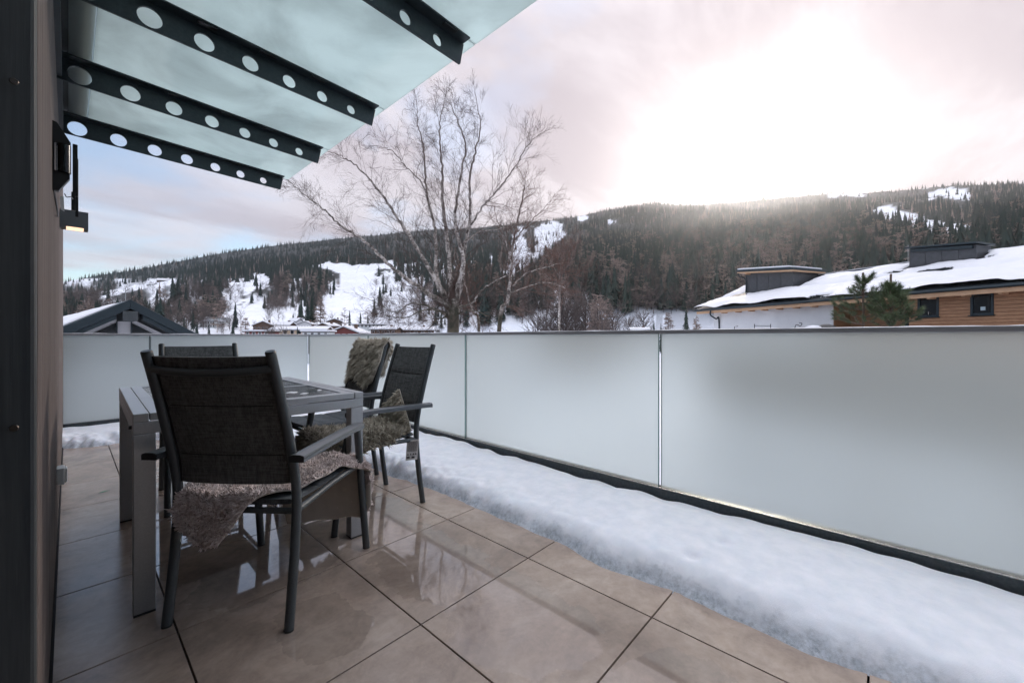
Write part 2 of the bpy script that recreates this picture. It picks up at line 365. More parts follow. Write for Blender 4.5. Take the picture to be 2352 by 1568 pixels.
mb = MB(); mb.box(.012, .027, Yh+.3, Yh+.32, hz(326,Yh+.3), hz(446,Yh+.3)); mb.box(.020, .0295, Yh+.34, Yh+.35, hz(352,Yh+.3), hz(490,Yh+.3)); mb.box(.008, .02, Yh+.28, Yh+.30, hz(440,Yh+.3), hz(482,Yh+.3)); world_child(mb.build('hanging_arm', M['black'], bevel=.001), hu)
mb = MB(); mb.tube(catmull([(-.01, Yh, hz(445,Yh)), (-.004, Yh, hz(452,Yh)), (.006, Yh, hz(450,Yh)), (.012, Yh+.1, hz(440,Yh))], 6), .0016, 6); mb.tube(catmull([(-.036, Yh, hz(440,Yh)), (-.03, Yh+.3, hz(455,Yh)), (-.036, Yh+.9, hz(500,Yh+.9))], 6), .003, 6); world_child(mb.build('cable', M['black'], smooth=60), hu)
mb = MB(); mb.prism([Vector((-.022, Yh+.02, hz(450,Yh))), Vector((-.012, Yh+.02, hz(449,Yh))), Vector((-.010, Yh+.02, hz(484,Yh))), Vector((-.019, Yh+.02, hz(480,Yh)))], (0, .002, 0)); world_child(mb.build('paper_tag', mat('paper', (.62,.62,.63), .6)), hu)
for y in (187, 983): disc_screw(pil, cf((32-1176)/933*(1.139/1.59), 1.139/1.59, (775.4-y)/933*(1.139/1.59)), (0, -1, 0))
# ------------------------------------------------------------------ GLASS CANOPY
cn = empty('glass_canopy', (0, 2.4, 2.4)); tag(cn, 'frosted glass canopy with snow melt on dark perforated steel brackets over the table', 'canopy')
XE = 1.25
def zc_top(x): return EYE+1.37+.0285*(XE-x)
BY = [3.82, 3.04, 2.26, 1.45, .66, -.13]
HX = [.039, .230, .415, .596, .770, .937, 1.10]; HR = [.044, .041, .038, .035, .031, .028, .0245]
steelmat = M['steel']
def beam(Y):
    bm = bmesh.new(); n = 28; t = .012; d = .112
    prof_t = lambda x: zc_top(x); prof_b = lambda x: zc_top(x)-d+.012*(x/XE)
    xs = [-.04]+[(HX[i]+HX[i+1])/2 for i in range(6)]+[XE]
    V = {}
    def vert(x, z):
        k = (round(x, 5), round(z, 5))
        if k not in V: V[k] = bm.verts.new((x, Y, z))
        return V[k]
    for c in range(7):
        xa, xb = xs[c], xs[c+1]; cx = HX[c]; cz = zc_top(cx)-d*.56; r = HR[c]
        xbb = xb-.02 if c == 6 else xb
        m_ = n//4
        outer = []
        corners = [(xb, prof_t(xb)), (xa, prof_t(xa)), (xa, prof_b(xa)), (xbb, prof_b(xbb))]
        seq = []
        for e in range(4):      # edges: right side from bottom?  go counterclockwise from right edge
            pass
        cc = [(xbb, prof_b(xbb)), (xb, prof_t(xb)), (xa, prof_t(xa)), (xa, prof_b(xa))]
        for e in range(4):
            a, b2 = cc[e], cc[(e+1) % 4]
            for k in range(m_): outer.append((a[0]+(b2[0]-a[0])*k/m_, a[1]+(b2[1]-a[1])*k/m_))
        inner = [(cx+r*math.cos(-math.pi/4+2*math.pi*k/n), cz+r*math.sin(-math.pi/4+2*math.pi*k/n)) for k in range(n)]
        for k in range(n):
            k2 = (k+1) % n
            vs = [vert(*outer[k]), vert(*outer[k2]), vert(*inner[k2]), vert(*inner[k])]
            try: bm.faces.new(vs)
            except ValueError: pass
    r_ = bmesh.ops.extrude_face_region(bm, geom=list(bm.faces))
    for g in r_['geom']:
        if isinstance(g, bmesh.types.BMVert): g.co.y += t
    # top flange reaching back towards the viewer (L section)
    for a, b2 in ((-.04, XE),):
        p = [(a, Y-.05), (b2-.004, Y-.05), (b2-.004, Y+t), (a, Y+t)]
        lo = [bm.verts.new((x, y, zc_top(x)+.001)) for x, y in p]; hi = [bm.verts.new((x, y, zc_top(x)+.008)) for x, y in p]
        bm.faces.new(lo); bm.faces.new(hi)
        for k in range(4): bm.faces.new((lo[k], lo[(k+1) % 4], hi[(k+1) % 4], hi[k]))
    bmesh.ops.recalc_face_normals(bm, faces=bm.faces)
    me = bpy.data.meshes.new('bracket_beam'); bm.to_mesh(me); bm.free(); me.materials.append(steelmat)
    o = bpy.data.objects.new('bracket_beam', me); COL.objects.link(o)
    b = o.modifiers.new('bevel', 'BEVEL'); b.width = .001; b.segments = 1; b.limit_method = 'ANGLE'
    world_child(o, cn)
    for fx in (.42, .66, .90, 1.14):      # glazing clips under the flange
        mb = MB(); mb.box(fx-.035, fx+.035, Y-.044, Y-.022, zc_top(fx)-.006, zc_top(fx)+.0005)
        world_child(mb.build('clip', M['black'], bevel=.001), o)
for Y in BY: beam(Y)
for a, b_ in zip(BY[1:], BY[:-1]):     # one pane between each pair
    mb = MB(); y0, y1 = a+.004-.03, b_-.004-.03
    if b_ == BY[0]: y1 = b_+.02
    def slab(x0, x1, mb, dz=.0095, t=.014):
        za, zb = zc_top(x0)+dz, zc_top(x1)+dz
        vs = [(x0,y0,za),(x1,y0,zb),(x1,y1,zb),(x0,y1,za)]; vs += [(x,y,z+t) for x,y,z in vs]
        mb.add(vs, [(3,2,1,0),(4,5,6,7),(0,1,5,4),(1,2,6,5),(2,3,7,6),(3,0,4,7)])
    slab(.085, XE+.045, mb); p = world_child(mb.build('glass_pane', M['canopy']), cn)
    mb = MB(); slab(.0, .084, mb); world_child(mb.build('clear_margin', frosted('glass_margin', (.80,.90,.89), .12, .35) if 'gm' not in M else M['gm']), p)
    if 'gm' not in M: M['gm'] = bpy.data.materials['glass_margin']
mb = MB(); mb.box(-.04, .082, -.2, 3.85, zc_top(0)+.035, zc_top(0)+.30); mb.box(-.04, -.022, -.2, 3.85, zc_top(0)-.10, zc_top(0)+.03)
world_child(mb.build('wall_ledger', M['steel']), cn)
# thin layer of old snow lying on the panes
def canopy_snow():
    nx, ny = 60, 200; V = []; idx = {}; F = []
    xs = np.linspace(.22, XE-.06, nx); ys_ = np.linspace(-.1, 3.80, ny)
    for i, x in enumerate(xs):
        for j, y in enumerate(ys_):
            n = mn.noise(Vector((x*2.2, y*1.6, 3)))*.5+mn.noise(Vector((x*6, y*5, 7)))*.25
            w_ = .05*mn.noise(Vector((y*4, 2, 1)))+.03*mn.noise(Vector((y*13, 5, 1))); edge = min((x-.34-w_*2)/.12, (XE-.15+w_-x)/.05, 1)
            bay = min(abs(y-b) for b in BY); 
            h = .014*(1+n*.9)*max(0, min(edge, (bay-.02)/.05, 1))
            if h > .002: idx[i, j] = len(V); V.append((x, y, zc_top(x)+.0245+h))
    for i in range(nx-1):
        for j in range(ny-1):
            q = [(i,j),(i+1,j),(i+1,j+1),(i,j+1)]
            if all(k in idx for k in q): F.append([idx[k] for k in q])
    return V, F
V, F = canopy_snow()
sm = bpy.data.materials.new('thin_wet_snow'); sm.use_nodes = True; n_ = sm.node_tree; n_.nodes.clear()
o_ = N(n_, 'ShaderNodeOutputMaterial'); t_ = N(n_, 'ShaderNodeBsdfTranslucent'); d_ = N(n_, 'ShaderNodeBsdfTransparent'); mx = N(n_, 'ShaderNodeMixShader')
t_.inputs[0].default_value = (.90,.93,.94,1); d_.inputs[0].default_value = (.9,.92,.93,1)
L(n_, ramp(n_, noisen(n_, geo(n_), 4, 6, .6, .4), [(.35, .15), (.6, .65)]), mx.inputs[0]); L(n_, d_.outputs[0], mx.inputs[1]); L(n_, t_.outputs[0], mx.inputs[2]); L(n_, mx.outputs[0], o_.inputs[0])
o = npmesh('canopy_snow', V, F, sm, smooth=True); tag(o, 'thin melting snow lying on top of the glass canopy', 'snow', kind='stuff')
# ------------------------------------------------------------------ RAILINGS
GX, GYF = 2.545, 6.64; ZB, ZT = .09, 1.060
railm = vary(mat('rail_alu', rough=.38, metal=.6), (.27,.28,.30), (.36,.37,.39), 40, (1,.1,1))
GE = mat('green_edge', (.28,.42,.40), .15)
def railing(name, label, p0, p1, cuts, inward):
    p0, p1, inward = Vector(p0).to_3d(), Vector(p1).to_3d(), Vector(inward).to_3d()
    d = (p1-p0).normalized(); Mx = Matrix((( d.x, inward.x, 0, p0.x), (d.y, inward.y, 0, p0.y), (0, 0, 1, 0), (0, 0, 0, 1)))
    ln = (p1-p0).length; r = empty(name, p0); tag(r, label, 'railing')
    cuts = [-.009]+cuts+[ln+.009]
    for a, b in zip(cuts[:-1], cuts[1:]):
        mb = MB(); mb.box(a+.009, b-.009, -.008, .008, ZB, ZT, Mx); o = world_child(mb.build('glass_panel', M['frost']), r)
        for ea_, eb_ in ((a+.0085, a+.010), (b-.010, b-.0085)):
            mb = MB(); mb.box(ea_, eb_, -.0085, .0085, ZB, ZT, Mx); world_child(mb.build('glass_edge', GE), o)
    mb = MB(); mb.box(-.02, ln+.02, -.022, .022, ZT-.001, ZT+.024, Mx); o = world_child(mb.build('top_rail', railm, bevel=.003), r)
    # frost crust on the rail
    mb = MB(); n = int(ln/.03); pts = []
    for i in range(n+1):
        x = ln*i/n; h = .0012+.0035*max(0, mn.noise(Vector((x*9, p0.x*3, 2)))+.3)
        pts.append((x, h))
    for (xa, ha), (xb, hb) in zip(pts[:-1], pts[1:]):
        vs = [(xa,-.019,ZT+.0232),(xb,-.019,ZT+.0232),(xb,.019,ZT+.0232),(xa,.019,ZT+.0232),(xa,-.012,ZT+.023+ha),(xb,-.012,ZT+.023+hb),(xb,.012,ZT+.023+hb),(xa,.012,ZT+.023+ha)]
        mb.add([Mx @ Vector(v) for v in vs], [(4,5,6,7),(0,1,5,4),(2,3,7,6)])
    world_child(mb.build('frost_crust', M['snow'], smooth=60), o)
    mb = MB(); mb.box(-.02, ln+.02, .012, .036, .0, .088, Mx); mb.box(-.02, ln+.02, -.036, -.012, .0, .088, Mx); mb.box(-.02, ln+.02, -.012, .012, .0, .07, Mx)
    world_child(mb.build('bottom_track', vary(mat('track', rough=.32, metal=.4), (.035,.045,.05), (.06,.07,.075), 70), bevel=.002), r)
    mb = MB(); mb.box(-.02, ln+.02, .014, .033, .0884, .0915, Mx); world_child(mb.build('cover_strip', vary(mat('bare_alu', rough=.25, metal=.9), (.35,.35,.36), (.7,.68,.66), 90), bevel=.001), r)
    return r
railing('glass_railing', 'frosted glass panel railing with grey cap rail along the right side', (GX, 6.61), (GX, -2.8), [1.838, 3.689, 5.559, 7.42], (-1, 0))
railing('glass_railing', 'frosted glass railing across the far end behind the table', (GX-.03, GYF), (-.30, GYF), [1.84], (0, -1))
cpst = MB(); cpst.box(GX-.006, GX+.014, GYF-.006, GYF+.012, .78, ZT)
o = cpst.build('corner_post', mat('post_brown', (.05,.035,.03), .6)); tag(o, 'short brown corner post behind the gap where the two glass railings meet', 'post')
# dark drip edge under the railings
mb = MB(); mb.box(2.681, 2.72, -3.7, 7.04, -.5, .01); mb.box(-.4, 2.681, 7.001, 7.04, -.5, .01)
tag(mb.build('terrace_edge', M['steel']), 'dark metal terrace edge outside the railing', 'edge trim')
mb = MB(); mb.box(-2.4, 2.66, -3.6, 6.98, -8.9, -.36)
tag(mb.build('lower_storeys', mat('render_grey', (.5,.5,.48), .8)), 'pale rendered storeys below the terrace', 'building')
# ------------------------------------------------------------------ TERRACE SNOW
BND = np.array([(1.70,-3.5),(1.66,-1.2),(1.67,-.02),(1.664,.04),(1.634,.19),(1.647,.385),(1.672,.646),(1.645,.779),(1.630,.939),(1.673,1.243),(1.669,1.638),(1.679,2.038),(1.665,2.368),(1.618,2.736),(1.60,3.047),(1.53,3.4),(1.42,3.84),(1.15,4.45),(.85,5.0),(.575,5.46),(.31,5.55),(.15,5.52),(-.06,5.69)])
def terrace_snow():
    hx = .0125; xs = np.arange(-.04, 2.51, hx); ys = np.arange(-2.8, 6.60, hx)
    Xg, Yg = np.meshgrid(xs, ys, indexing='ij')
    D = np.full(Xg.shape, 1e9); SG = np.ones(Xg.shape)
    for (ax, ay), (bx, by) in zip(BND[:-1], BND[1:]):
        dx, dy = bx-ax, by-ay; l2 = dx*dx+dy*dy
        t = np.clip(((Xg-ax)*dx+(Yg-ay)*dy)/l2, 0, 1); px, py = Xg-(ax+t*dx), Yg-(ay+t*dy)
        d = np.hypot(px, py); cr = dx*(Yg-ay)-dy*(Xg-ax); s = np.where(cr < 0, 1, -1)
        u = d < D; D = np.where(u, d, D); SG = np.where(u, s, SG)
    D = D*SG
    # tileless noise by hashing through mathutils on a coarser grid
    def nz(sc_, seed, stp=1):
        out = np.zeros(Xg.shape)
        for i in range(0, Xg.shape[0]):
            x = xs[i]*sc_
            out[i] = [mn.noise((x, y*sc_, seed)) for y in ys]
        return out
    nA, nB, nC, nD = nz(1.7, 1.), nz(6.5, 5.), nz(17, 9.), nz(42, 3.)
    far_ = np.clip((Yg-1.9)/1.0, 0, 1); d = D+(.014+.014*far_)*nB+(.003+.014*far_)*nC+(.0012+.004*far_)*nD
    rail = np.minimum(2.503-.012*np.clip(nA+.35*nB+.25, 0, 1)-Xg, 6.60-Yg)
    nr = np.clip(1-np.minimum(2.503-Xg, 6.6-Yg)/.22, 0, 1); h0 = (.088+.014*nA+(.003+.006*far_)*nB)*(1-nr)+nr*np.clip(.050+.045*nA+.02*nB, .012, .085)
    rough = np.clip((Yg-1.5)/1.5, 0, 1)*np.clip(1-(d-.02)/.35, 0, 1)
    hh = h0*(1-np.exp(-(np.clip(d, 0, 9)/.062)**1.35))+rough*(.018*nC+.028*np.maximum(nB, -.2))*np.clip(d/.05, 0, 1)
    rim = np.exp(-((d-.10)/.05)**2)*(.010*nC+.006)
    hh = hh+rim*np.clip(d/.04, 0, 1)*(.4+.6*far_)+np.clip(d/.06, 0, 1)*np.clip(1.3-d/.35, .25, 1)*(.0035*nB+.0015*nC)+.0008*nC+.0026*nD*np.clip(1-d/.12, .08, 1)
    # footprints / trampled hollows by the chairs
    for fx, fy, fr in ((1.98,2.75,.07),(1.86,3.05,.08),(2.05,.55,.035),(1.84,.62,.03),(1.95,2.3,.06),(.25,5.62,.05),(1.75,3.3,.09),(1.4,4.4,.10)):
        q = ((Xg-fx)**2+(Yg-fy)**2)/fr**2; hh -= .022*np.exp(-q)*(hh > .02)
    hh = hh*np.clip(rail/.022, 0, 1)**.5
    ok = (d > -.016) & (rail > -.0)
    hh = np.where(d < 0, np.maximum(d*.6, -.012), np.maximum(hh, .0004))+np.where(d < .01, -.001, 0)
    idx = -np.ones(Xg.shape, int); idx[ok] = np.arange(ok.sum())
    V = np.stack([Xg[ok], Yg[ok], hh[ok]], 1)
    q = ok[:-1,:-1] & ok[1:,:-1] & ok[1:,1:] & ok[:-1,1:]
    F = np.stack([idx[:-1,:-1][q], idx[1:,:-1][q], idx[1:,1:][q], idx[:-1,1:][q]], 1)
    return V, F, np.clip(1-(d[ok]+.03*nC[ok])/(.105+.035*nB[ok]), 0, 1)
V, F, EDGE = terrace_snow()
ts = mat('terrace_snow_icy_shaded', (.80,.83,.88), .5, 0, .4); nt, b_ = pb(ts); v = geo(nt); sp = N(nt, 'ShaderNodeSeparateXYZ'); L(nt, v, sp.inputs[0])
ea = N(nt, 'ShaderNodeAttribute', attribute_name='melt'); ice_shade = ramp(nt, val(nt, 'ADD', ea.outputs['Fac'], val(nt, 'MULTIPLY', val(nt, 'SUBTRACT', noisen(nt, v, 34, 5), .5), .7)), [(.40, 0.0), (.62, .45), (1.05, 1.0)])  # icy melt edge plus the front slope's shade, both put into the colour
grain = noisen(nt, v, 420, 2, .8); mid = noisen(nt, v, 11, 6, .6)
L(nt, mixc(nt, ice_shade, ramp(nt, mid, [(.35, (.66,.71,.78)), (.65, (.76,.79,.85))]), ramp(nt, noisen(nt, v, 60, 6, .75), [(.36, (.26,.30,.345)), (.62, (.54,.60,.68))])), b_.inputs['Base Color'])
L(nt, ramp(nt, ice_shade, [(0, .55), (1, .16)]), b_.inputs['Roughness'])
bump(nt, b_, val(nt, 'ADD', val(nt, 'MULTIPLY', grain, .5), mid), .5, .006)
b_.inputs['Subsurface Weight'].default_value = .35; b_.inputs['Subsurface Radius'].default_value = (.02,.03,.04); b_.inputs['Subsurface Scale'].default_value = 1
o = npmesh('snow_bank', V, F, ts, smooth=True); at_ = o.data.attributes.new('melt', 'FLOAT', 'POINT'); at_.data.foreach_set('value', EDGE.astype(np.float32)); tag(o, 'bank of melting snow lying along the glass railings', 'snow', kind='structure')
# ------------------------------------------------------------------ TABLE
TH = .752
tb = empty('dining_table', (.16, 2.04, 0), R(-1.7)); tag(tb, 'silver aluminium extending table with dark glass top', 'table')
TW, TL = .885, 1.17       # X, Y
def tpart(name, boxes, m, bevel=.0025, parent=tb):
    mb = MB()
    for b in boxes: mb.box(*b)
    return mb.build(name, m, parent, bevel=bevel)
for x0, x1 in ((0, .066), (TW-.066, TW)):
    for y0, y1 in ((0, .062), (TL-.062, TL)):
        lg = tpart('leg', [(x0+.001, x1-.001, y0+.001, y1-.001, .008, TH-.078)], M['alu'])
        mb = MB(); mb.box(x0+.002, x1-.002, y0+.002, y1-.002, 0, .0075); mb.build('foot_cap', M['cap'], lg)
tpart('frame', [(0, TW, 0, .024, TH-.077, TH-.033), (0, TW, TL-.024, TL, TH-.077, TH-.033), (0, .045, .0245, TL-.0245, TH-.077, TH-.033), (TW-.045, TW, .0245, TL-.0245, TH-.077, TH-.033),
  (0, .045, 0, TL, TH-.0325, TH), (TW-.045, TW, 0, TL, TH-.0325, TH)], M['alu'])
y_mid = .56
tpart('leaf_frame', [(.0475, TW-.0475, 0, .05, TH-.029, TH-.001), (.0475, TW-.0475, TL-.05, TL, TH-.029, TH-.001), (.0475, .092, .0505, y_mid-.019, TH-.029, TH-.001), (.0475, .092, y_mid+.0015, TL-.0505, TH-.029, TH-.001),
  (TW-.092, TW-.0475, .0505, y_mid-.019, TH-.029, TH-.001), (TW-.092, TW-.0475, y_mid+.0015, TL-.0505, TH-.029, TH-.001), (.0475, TW-.0475, y_mid-.018, y_mid+.0005, TH-.029, TH-.0008)], M['alu'], .0015)
gt = mat('table_glass', (.012,.02,.026), .04, 0, .8); nt, b_ = pb(gt); v = objc(nt)
wetn = noisen(nt, v, 9, 7, .65, .6); L(nt, ramp(nt, wetn, [(.54, (.010,.018,.024)), (.60, (.26,.29,.32))]), b_.inputs['Base Color'])
L(nt, ramp(nt, noisen(nt, v, 120, 2), [(.4, .02), (.6, .12)]), b_.inputs['Roughness']); bump(nt, b_, val(nt, 'ADD', wetn, noisen(nt, v, 90, 3)), .25, .003)
for y0, y1 in ((.0505, y_mid-.019), (y_mid+.0015, TL-.0505)):
    tpart('glass_top', [(.0925, TW-.0925, y0, y1, TH-.012, TH-.004)], gt, .001)
mb = MB(); mb.tube([(-.001, .035, TH-.052), (-.010, .035, TH-.052)], [.007, .007], 14); mb.build('release_knob', M['black'], tb, smooth=40)
# patches of snow on the table
mb = MB()
for k in range(9):
    cx, cy = random.choice([(random.uniform(.11, .25), random.uniform(.2, 1.0)), (random.uniform(.5, .78), random.uniform(.42, .62)), (random.uniform(.6, .78), random.uniform(.1, .3))])
    r0 = random.uniform(.012, .035); n = 14; ring = [(cx+r0*random.uniform(.6, 1.4)*math.cos(q*2*math.pi/n), cy+r0*random.uniform(.6, 1.4)*.7*math.sin(q*2*math.pi/n)) for q in range(n)]
    vs = [(x, y, TH-.0038) for x, y in ring]+[(cx, cy, TH+.001)]; mb.add(vs, [(q, (q+1) % n, n) for q in range(n)])
o = mb.build('snow_patches', M['snow'], smooth=60); o.matrix_world = Matrix.Translation((.16, 2.04, 0)) @ Matrix.Rotation(R(-1.7), 4, 'Z'); tag(o, 'small patches of slush lying on the dark glass tabletop', 'snow', kind='stuff')
# ------------------------------------------------------------------ CHAIRS
def make_chair():
    r = empty('garden_chair')
    HWf, HWt = .226, .216
    def post(sx):
        pts = catmull([(sx*HWf, -.012, 0), (sx*(HWf), .022, .25), (sx*HWf, .035, .44), (sx*.225, .018, .58), (sx*.221, -.035, .78), (sx*HWt, -.098, .985)], 6)
        mb = MB(); mb.tube(pts, .0165, 16); o = mb.build('leg', M['leg'], r, smooth=50)
        mb = MB(); mb.tube([(sx*HWf, -.012, -.0005), (sx*HWf, -.012, .006)], .0172, 16); mb.build('foot_cap', M['cap'], o, smooth=50)
        mb = MB(); mb.tube([(sx*HWt, -.0978, .984), (sx*HWt, -.0995, .990)], [.0172, .0145], 16); mb.build('end_cap', M['cap'], o, smooth=50)
    for sx in (-1, 1): post(sx)
    for sx in (-1, 1):
        pts = catmull([(sx*.268, .560, 0), (sx*.262, .52, .30), (sx*.262, .47, .60)], 6)
        mb = MB(); mb.tube(pts, .0165, 16); o = mb.build('leg', M['leg'], r, smooth=50)
        mb = MB(); mb.tube([(sx*.268, .560, -.0005), (sx*.268, .5595, .006)], .0172, 16); mb.build('foot_cap', M['cap'], o, smooth=50)
        # armrest: flat section with rounded top and a fine groove
        path = catmull([(sx*.268, -.035, .614), (sx*.270, .12, .619), (sx*.268, .32, .622), (sx*.262, .485, .618)], 5)
        mb = MB(); sec = [(-.027,-.012),(-.0275,.0005),(-.0245,.0015),(-.0275,.0025),(-.026,.009),(-.014,.013),(.014,.013),(.026,.009),(.0275,.0025),(.0245,.0015),(.0275,.0005),(.027,-.012)]
        k = len(sec); vs = []
        for p in path: vs += [(p.x+a, p.y, p.z+b) for a, b in sec]
        fs = [(i*k+j, i*k+(j+1) % k, (i+1)*k+(j+1) % k, (i+1)*k+j) for i in range(len(path)-1) for j in range(k)]+[tuple(range(k)), tuple((len(path)-1)*k+j for j in range(k))]
        mb.add(vs, fs); ar = mb.build('armrest', M['arm'], r, smooth=35)
        for y_, s_ in ((-.0385, path[0]), (.485, path[-1])):
            mb = MB(); mb.prism([Vector((s_.x+a*1.01, y_, s_.z+b*1.02)) for a, b in sec if abs(a) != .0245], (0, .0034, 0)); mb.build('end_cap', M['cap'], ar)
        mb = MB(); mb.tube([(sx*.228, .012, .600), (sx*.255, .012, .603)], .007, 8); mb.build('bolt', M['leg'], ar, smooth=50)
        # seat side rail
        mb = MB(); mb.tube([(sx*.228, .03, .405), (sx*.236, .28, .418), (sx*.250, .515, .425)], .0125, 12); mb.build('seat_rail', M['leg'], r, smooth=50)
    mb = MB(); mb.tube([(-.235, .505, .412), (.235, .505, .412)], .0115, 12); mb.build('stretcher', M['leg'], r, smooth=50)
    mb = MB(); mb.tube([(-.224, .040, .400), (.224, .040, .400)], .0115, 12); mb.build('stretcher', M['leg'], r, smooth=50)
    mb = MB(); mb.tube(catmull([(-.214, -.088, .930), (-.13, -.106, .921), (0, -.114, .917), (.13, -.106, .921), (.214, -.088, .930)], 6), .0115, 12, flat=1.15); mb.build('back_rail', M['leg'], r, smooth=50)
    # sling fabric: padded panels
    def sling(name, P0, P1, rows, width, hollow, thick, seams, nrm):
        """P0->P1 centre line; quilting seams pinch the padding"""
        nu, nv = 22, 60; grid = []; back = []
        for j in range(nv+1):
            t = j/nv; c = rows(t); wd = width(t)
            pad = min([1.0]+[min(1, abs(t-s)/.045) for s in seams]); pad = .25+.75*math.sin(pad*math.pi/2)
            for i in range(nu+1):
                u = i/nu*2-1; e = min(1, (1-abs(u))/.12); e = math.sin(e*math.pi/2)
                hol = hollow*(1-u*u)
                n = nrm(t)
                p = Vector((u*wd, 0, 0))+c-n*hol
                grid.append(p+n*thick*pad*e*.6+n*.001); back.append(p-n*thick*pad*e*.5-n*.001)
        kk = nu+1; mb = MB(); n0 = len(grid); fs = []
        for j in range(nv):
            for i in range(nu):
                a = j*kk+i; fs.append((a, a+1, a+kk+1, a+kk)); fs.append((n0+a, n0+a+kk, n0+a+kk+1, n0+a+1))
        for j in range(nv):
            a = j*kk; fs.append((a, a+kk, n0+a+kk, n0+a)); a += nu; fs.append((a+kk, a, n0+a, n0+a+kk))
        for i in range(nu):
            fs.append((i, n0+i, n0+i+1, i+1)); a = nv*kk+i; fs.append((a, a+1, n0+a+1, n0+a))
        mb.add(grid+back, fs); o = mb.build(name, M['mesh'] if name == 'backrest' else M['pad'], r, smooth=60)
        return o, grid, back, kk, nv
    bc = catmull([(0, .036, .505), (0, .022, .60), (0, -.028, .78), (0, -.090, .972)], 12)
    def rows(t):
        f = t*(len(bc)-1); i = min(int(f), len(bc)-2); return bc[i].lerp(bc[i+1], f-i)
    def nb(t): return Vector((0, 1, .22)).normalized()
    o, grid, back, kk, nv = sling('backrest', None, None, rows, lambda t: .213-.010*t, .012, .008, [.36, .70], nb)
    # piped edges and seam lines on both faces
    for s in (.36, .70):
        j = round(s*nv); mb = MB()
        for off, G in ((.0012, grid), (-.0012, back)):
            pts = [G[j*kk+i]+nb(0)*off for i in range(1, kk-1, 2)]; mb.tube(pts, .0016, 5)
        mb.build('seam', M['seam'], o, smooth=60)
    for sx in (0, kk-1):
        mb = MB(); mb.tube([back[j*kk+sx]+Vector((0, -.001, 0)) for j in range(0, nv+1, 6)], .006, 8)
        mb.build('edge_channel', M['seam'], o, smooth=60)
    sp_ = [Vector((0, .045+.47*t, .432+.012*t-.010*math.sin(t*math.pi))) for t in [i/24 for i in range(25)]]
    def rows2(t):
        f = t*24; i = min(int(f), 23); return sp_[i].lerp(sp_[i+1], f-i)
    sling('seat', None, None, rows2, lambda t: .214+.022*t, .006, .016, [.34, .68], lambda t: Vector((0, 0, 1)))
    return r
def copy_tree(o, parent=None):
    c = o.copy(); COL.objects.link(c); c.parent = parent
    for ch in list(o.children): copy_tree(ch, c)
    return c
chA = make_chair()
def place(c, O, fwd, label):
    c.location = (O[0], O[1], .0006); c.rotation_euler = (0, 0, math.atan2(fwd[1], fwd[0])-math.pi/2)
    tag(c, label, 'chair', 'garden chairs around the table'); return c
FA = Vector((.77, .638)).normalized()
chC = copy_tree(chA); chD = copy_tree(chA); chE = copy_tree(chA)
place(chA, (.392, 1.735), FA, 'nearest anthracite sling armchair, back to the viewer, with pinkish sheepskin on its seat')
place(chC, (1.50, 2.37), (-1, 0.02), 'anthracite padded armchair with olive sheepskin on its seat and a paper tag below')
place(chD, (1.565, 3.06), (-1, 0.0), 'anthracite padded armchair with olive sheepskin thrown over its backrest')
place(chE, (.655, 3.62), (0, -1), 'anthracite armchair with bare backrest at the far end of the table')
# care tag under chair C
tg = empty('care_tag', (0, 0, 0)); tag(tg, 'white printed paper tag hanging below the seat with the olive sheepskin', 'paper tag')
tg.location = (1.42, 2.12, .41); tg.rotation_euler = (R(3), 0, R(-35))
mb = MB(); pts = [(-.036,0,0),(.036,0,.004),(.030,.004,-.06),(.026,-.006,-.118),(-.044,-.004,-.124),(-.040,.004,-.06)]
mb.prism([Vector(p) for p in pts], (0, .0005, 0)); mb.build('paper', mat('tag_paper', (.72,.71,.72), .6), tg)
mb = MB()
for k in range(11):
    z = -.008-.0058*k
    x = -.030
    while x < .026:
        l = random.uniform(.004, .011); mb.box(x-.006*(-z/.12), min(x+l, .028)-.006*(-z/.12), -.0016-.0006, -.0016, z-.0012, z+.0012); x += l+.002
for x, z in ((-.030,-.085),(-.014,-.084),(.002,-.083),(.016,-.082)):
    mb.prism([Vector((x-.006,-.0058,z-.005)), Vector((x+.006,-.0058,z-.005)), Vector((x+.001,-.0058,z+.006))], (0,-.0004,0))
for x in (-.030, .0): mb.box(x-.008, x+.010, -.0072, -.0068, -.108, -.098)
mb.build('print', mat('ink', (.03,.03,.035), .7), tg)
mb = MB(); mb.prism([Vector((0,0,0)), Vector((.02,.012,.002)), Vector((.055,.004,.004)), Vector((.022,-.006,.002))], (0,0,.0008))
tag(mb.build('leaf', mat('leaf_green', (.03,.22,.10), .5), loc=(.135, 3.86, .001)), 'small green leaf lying on the tiles near the wall', 'leaf')
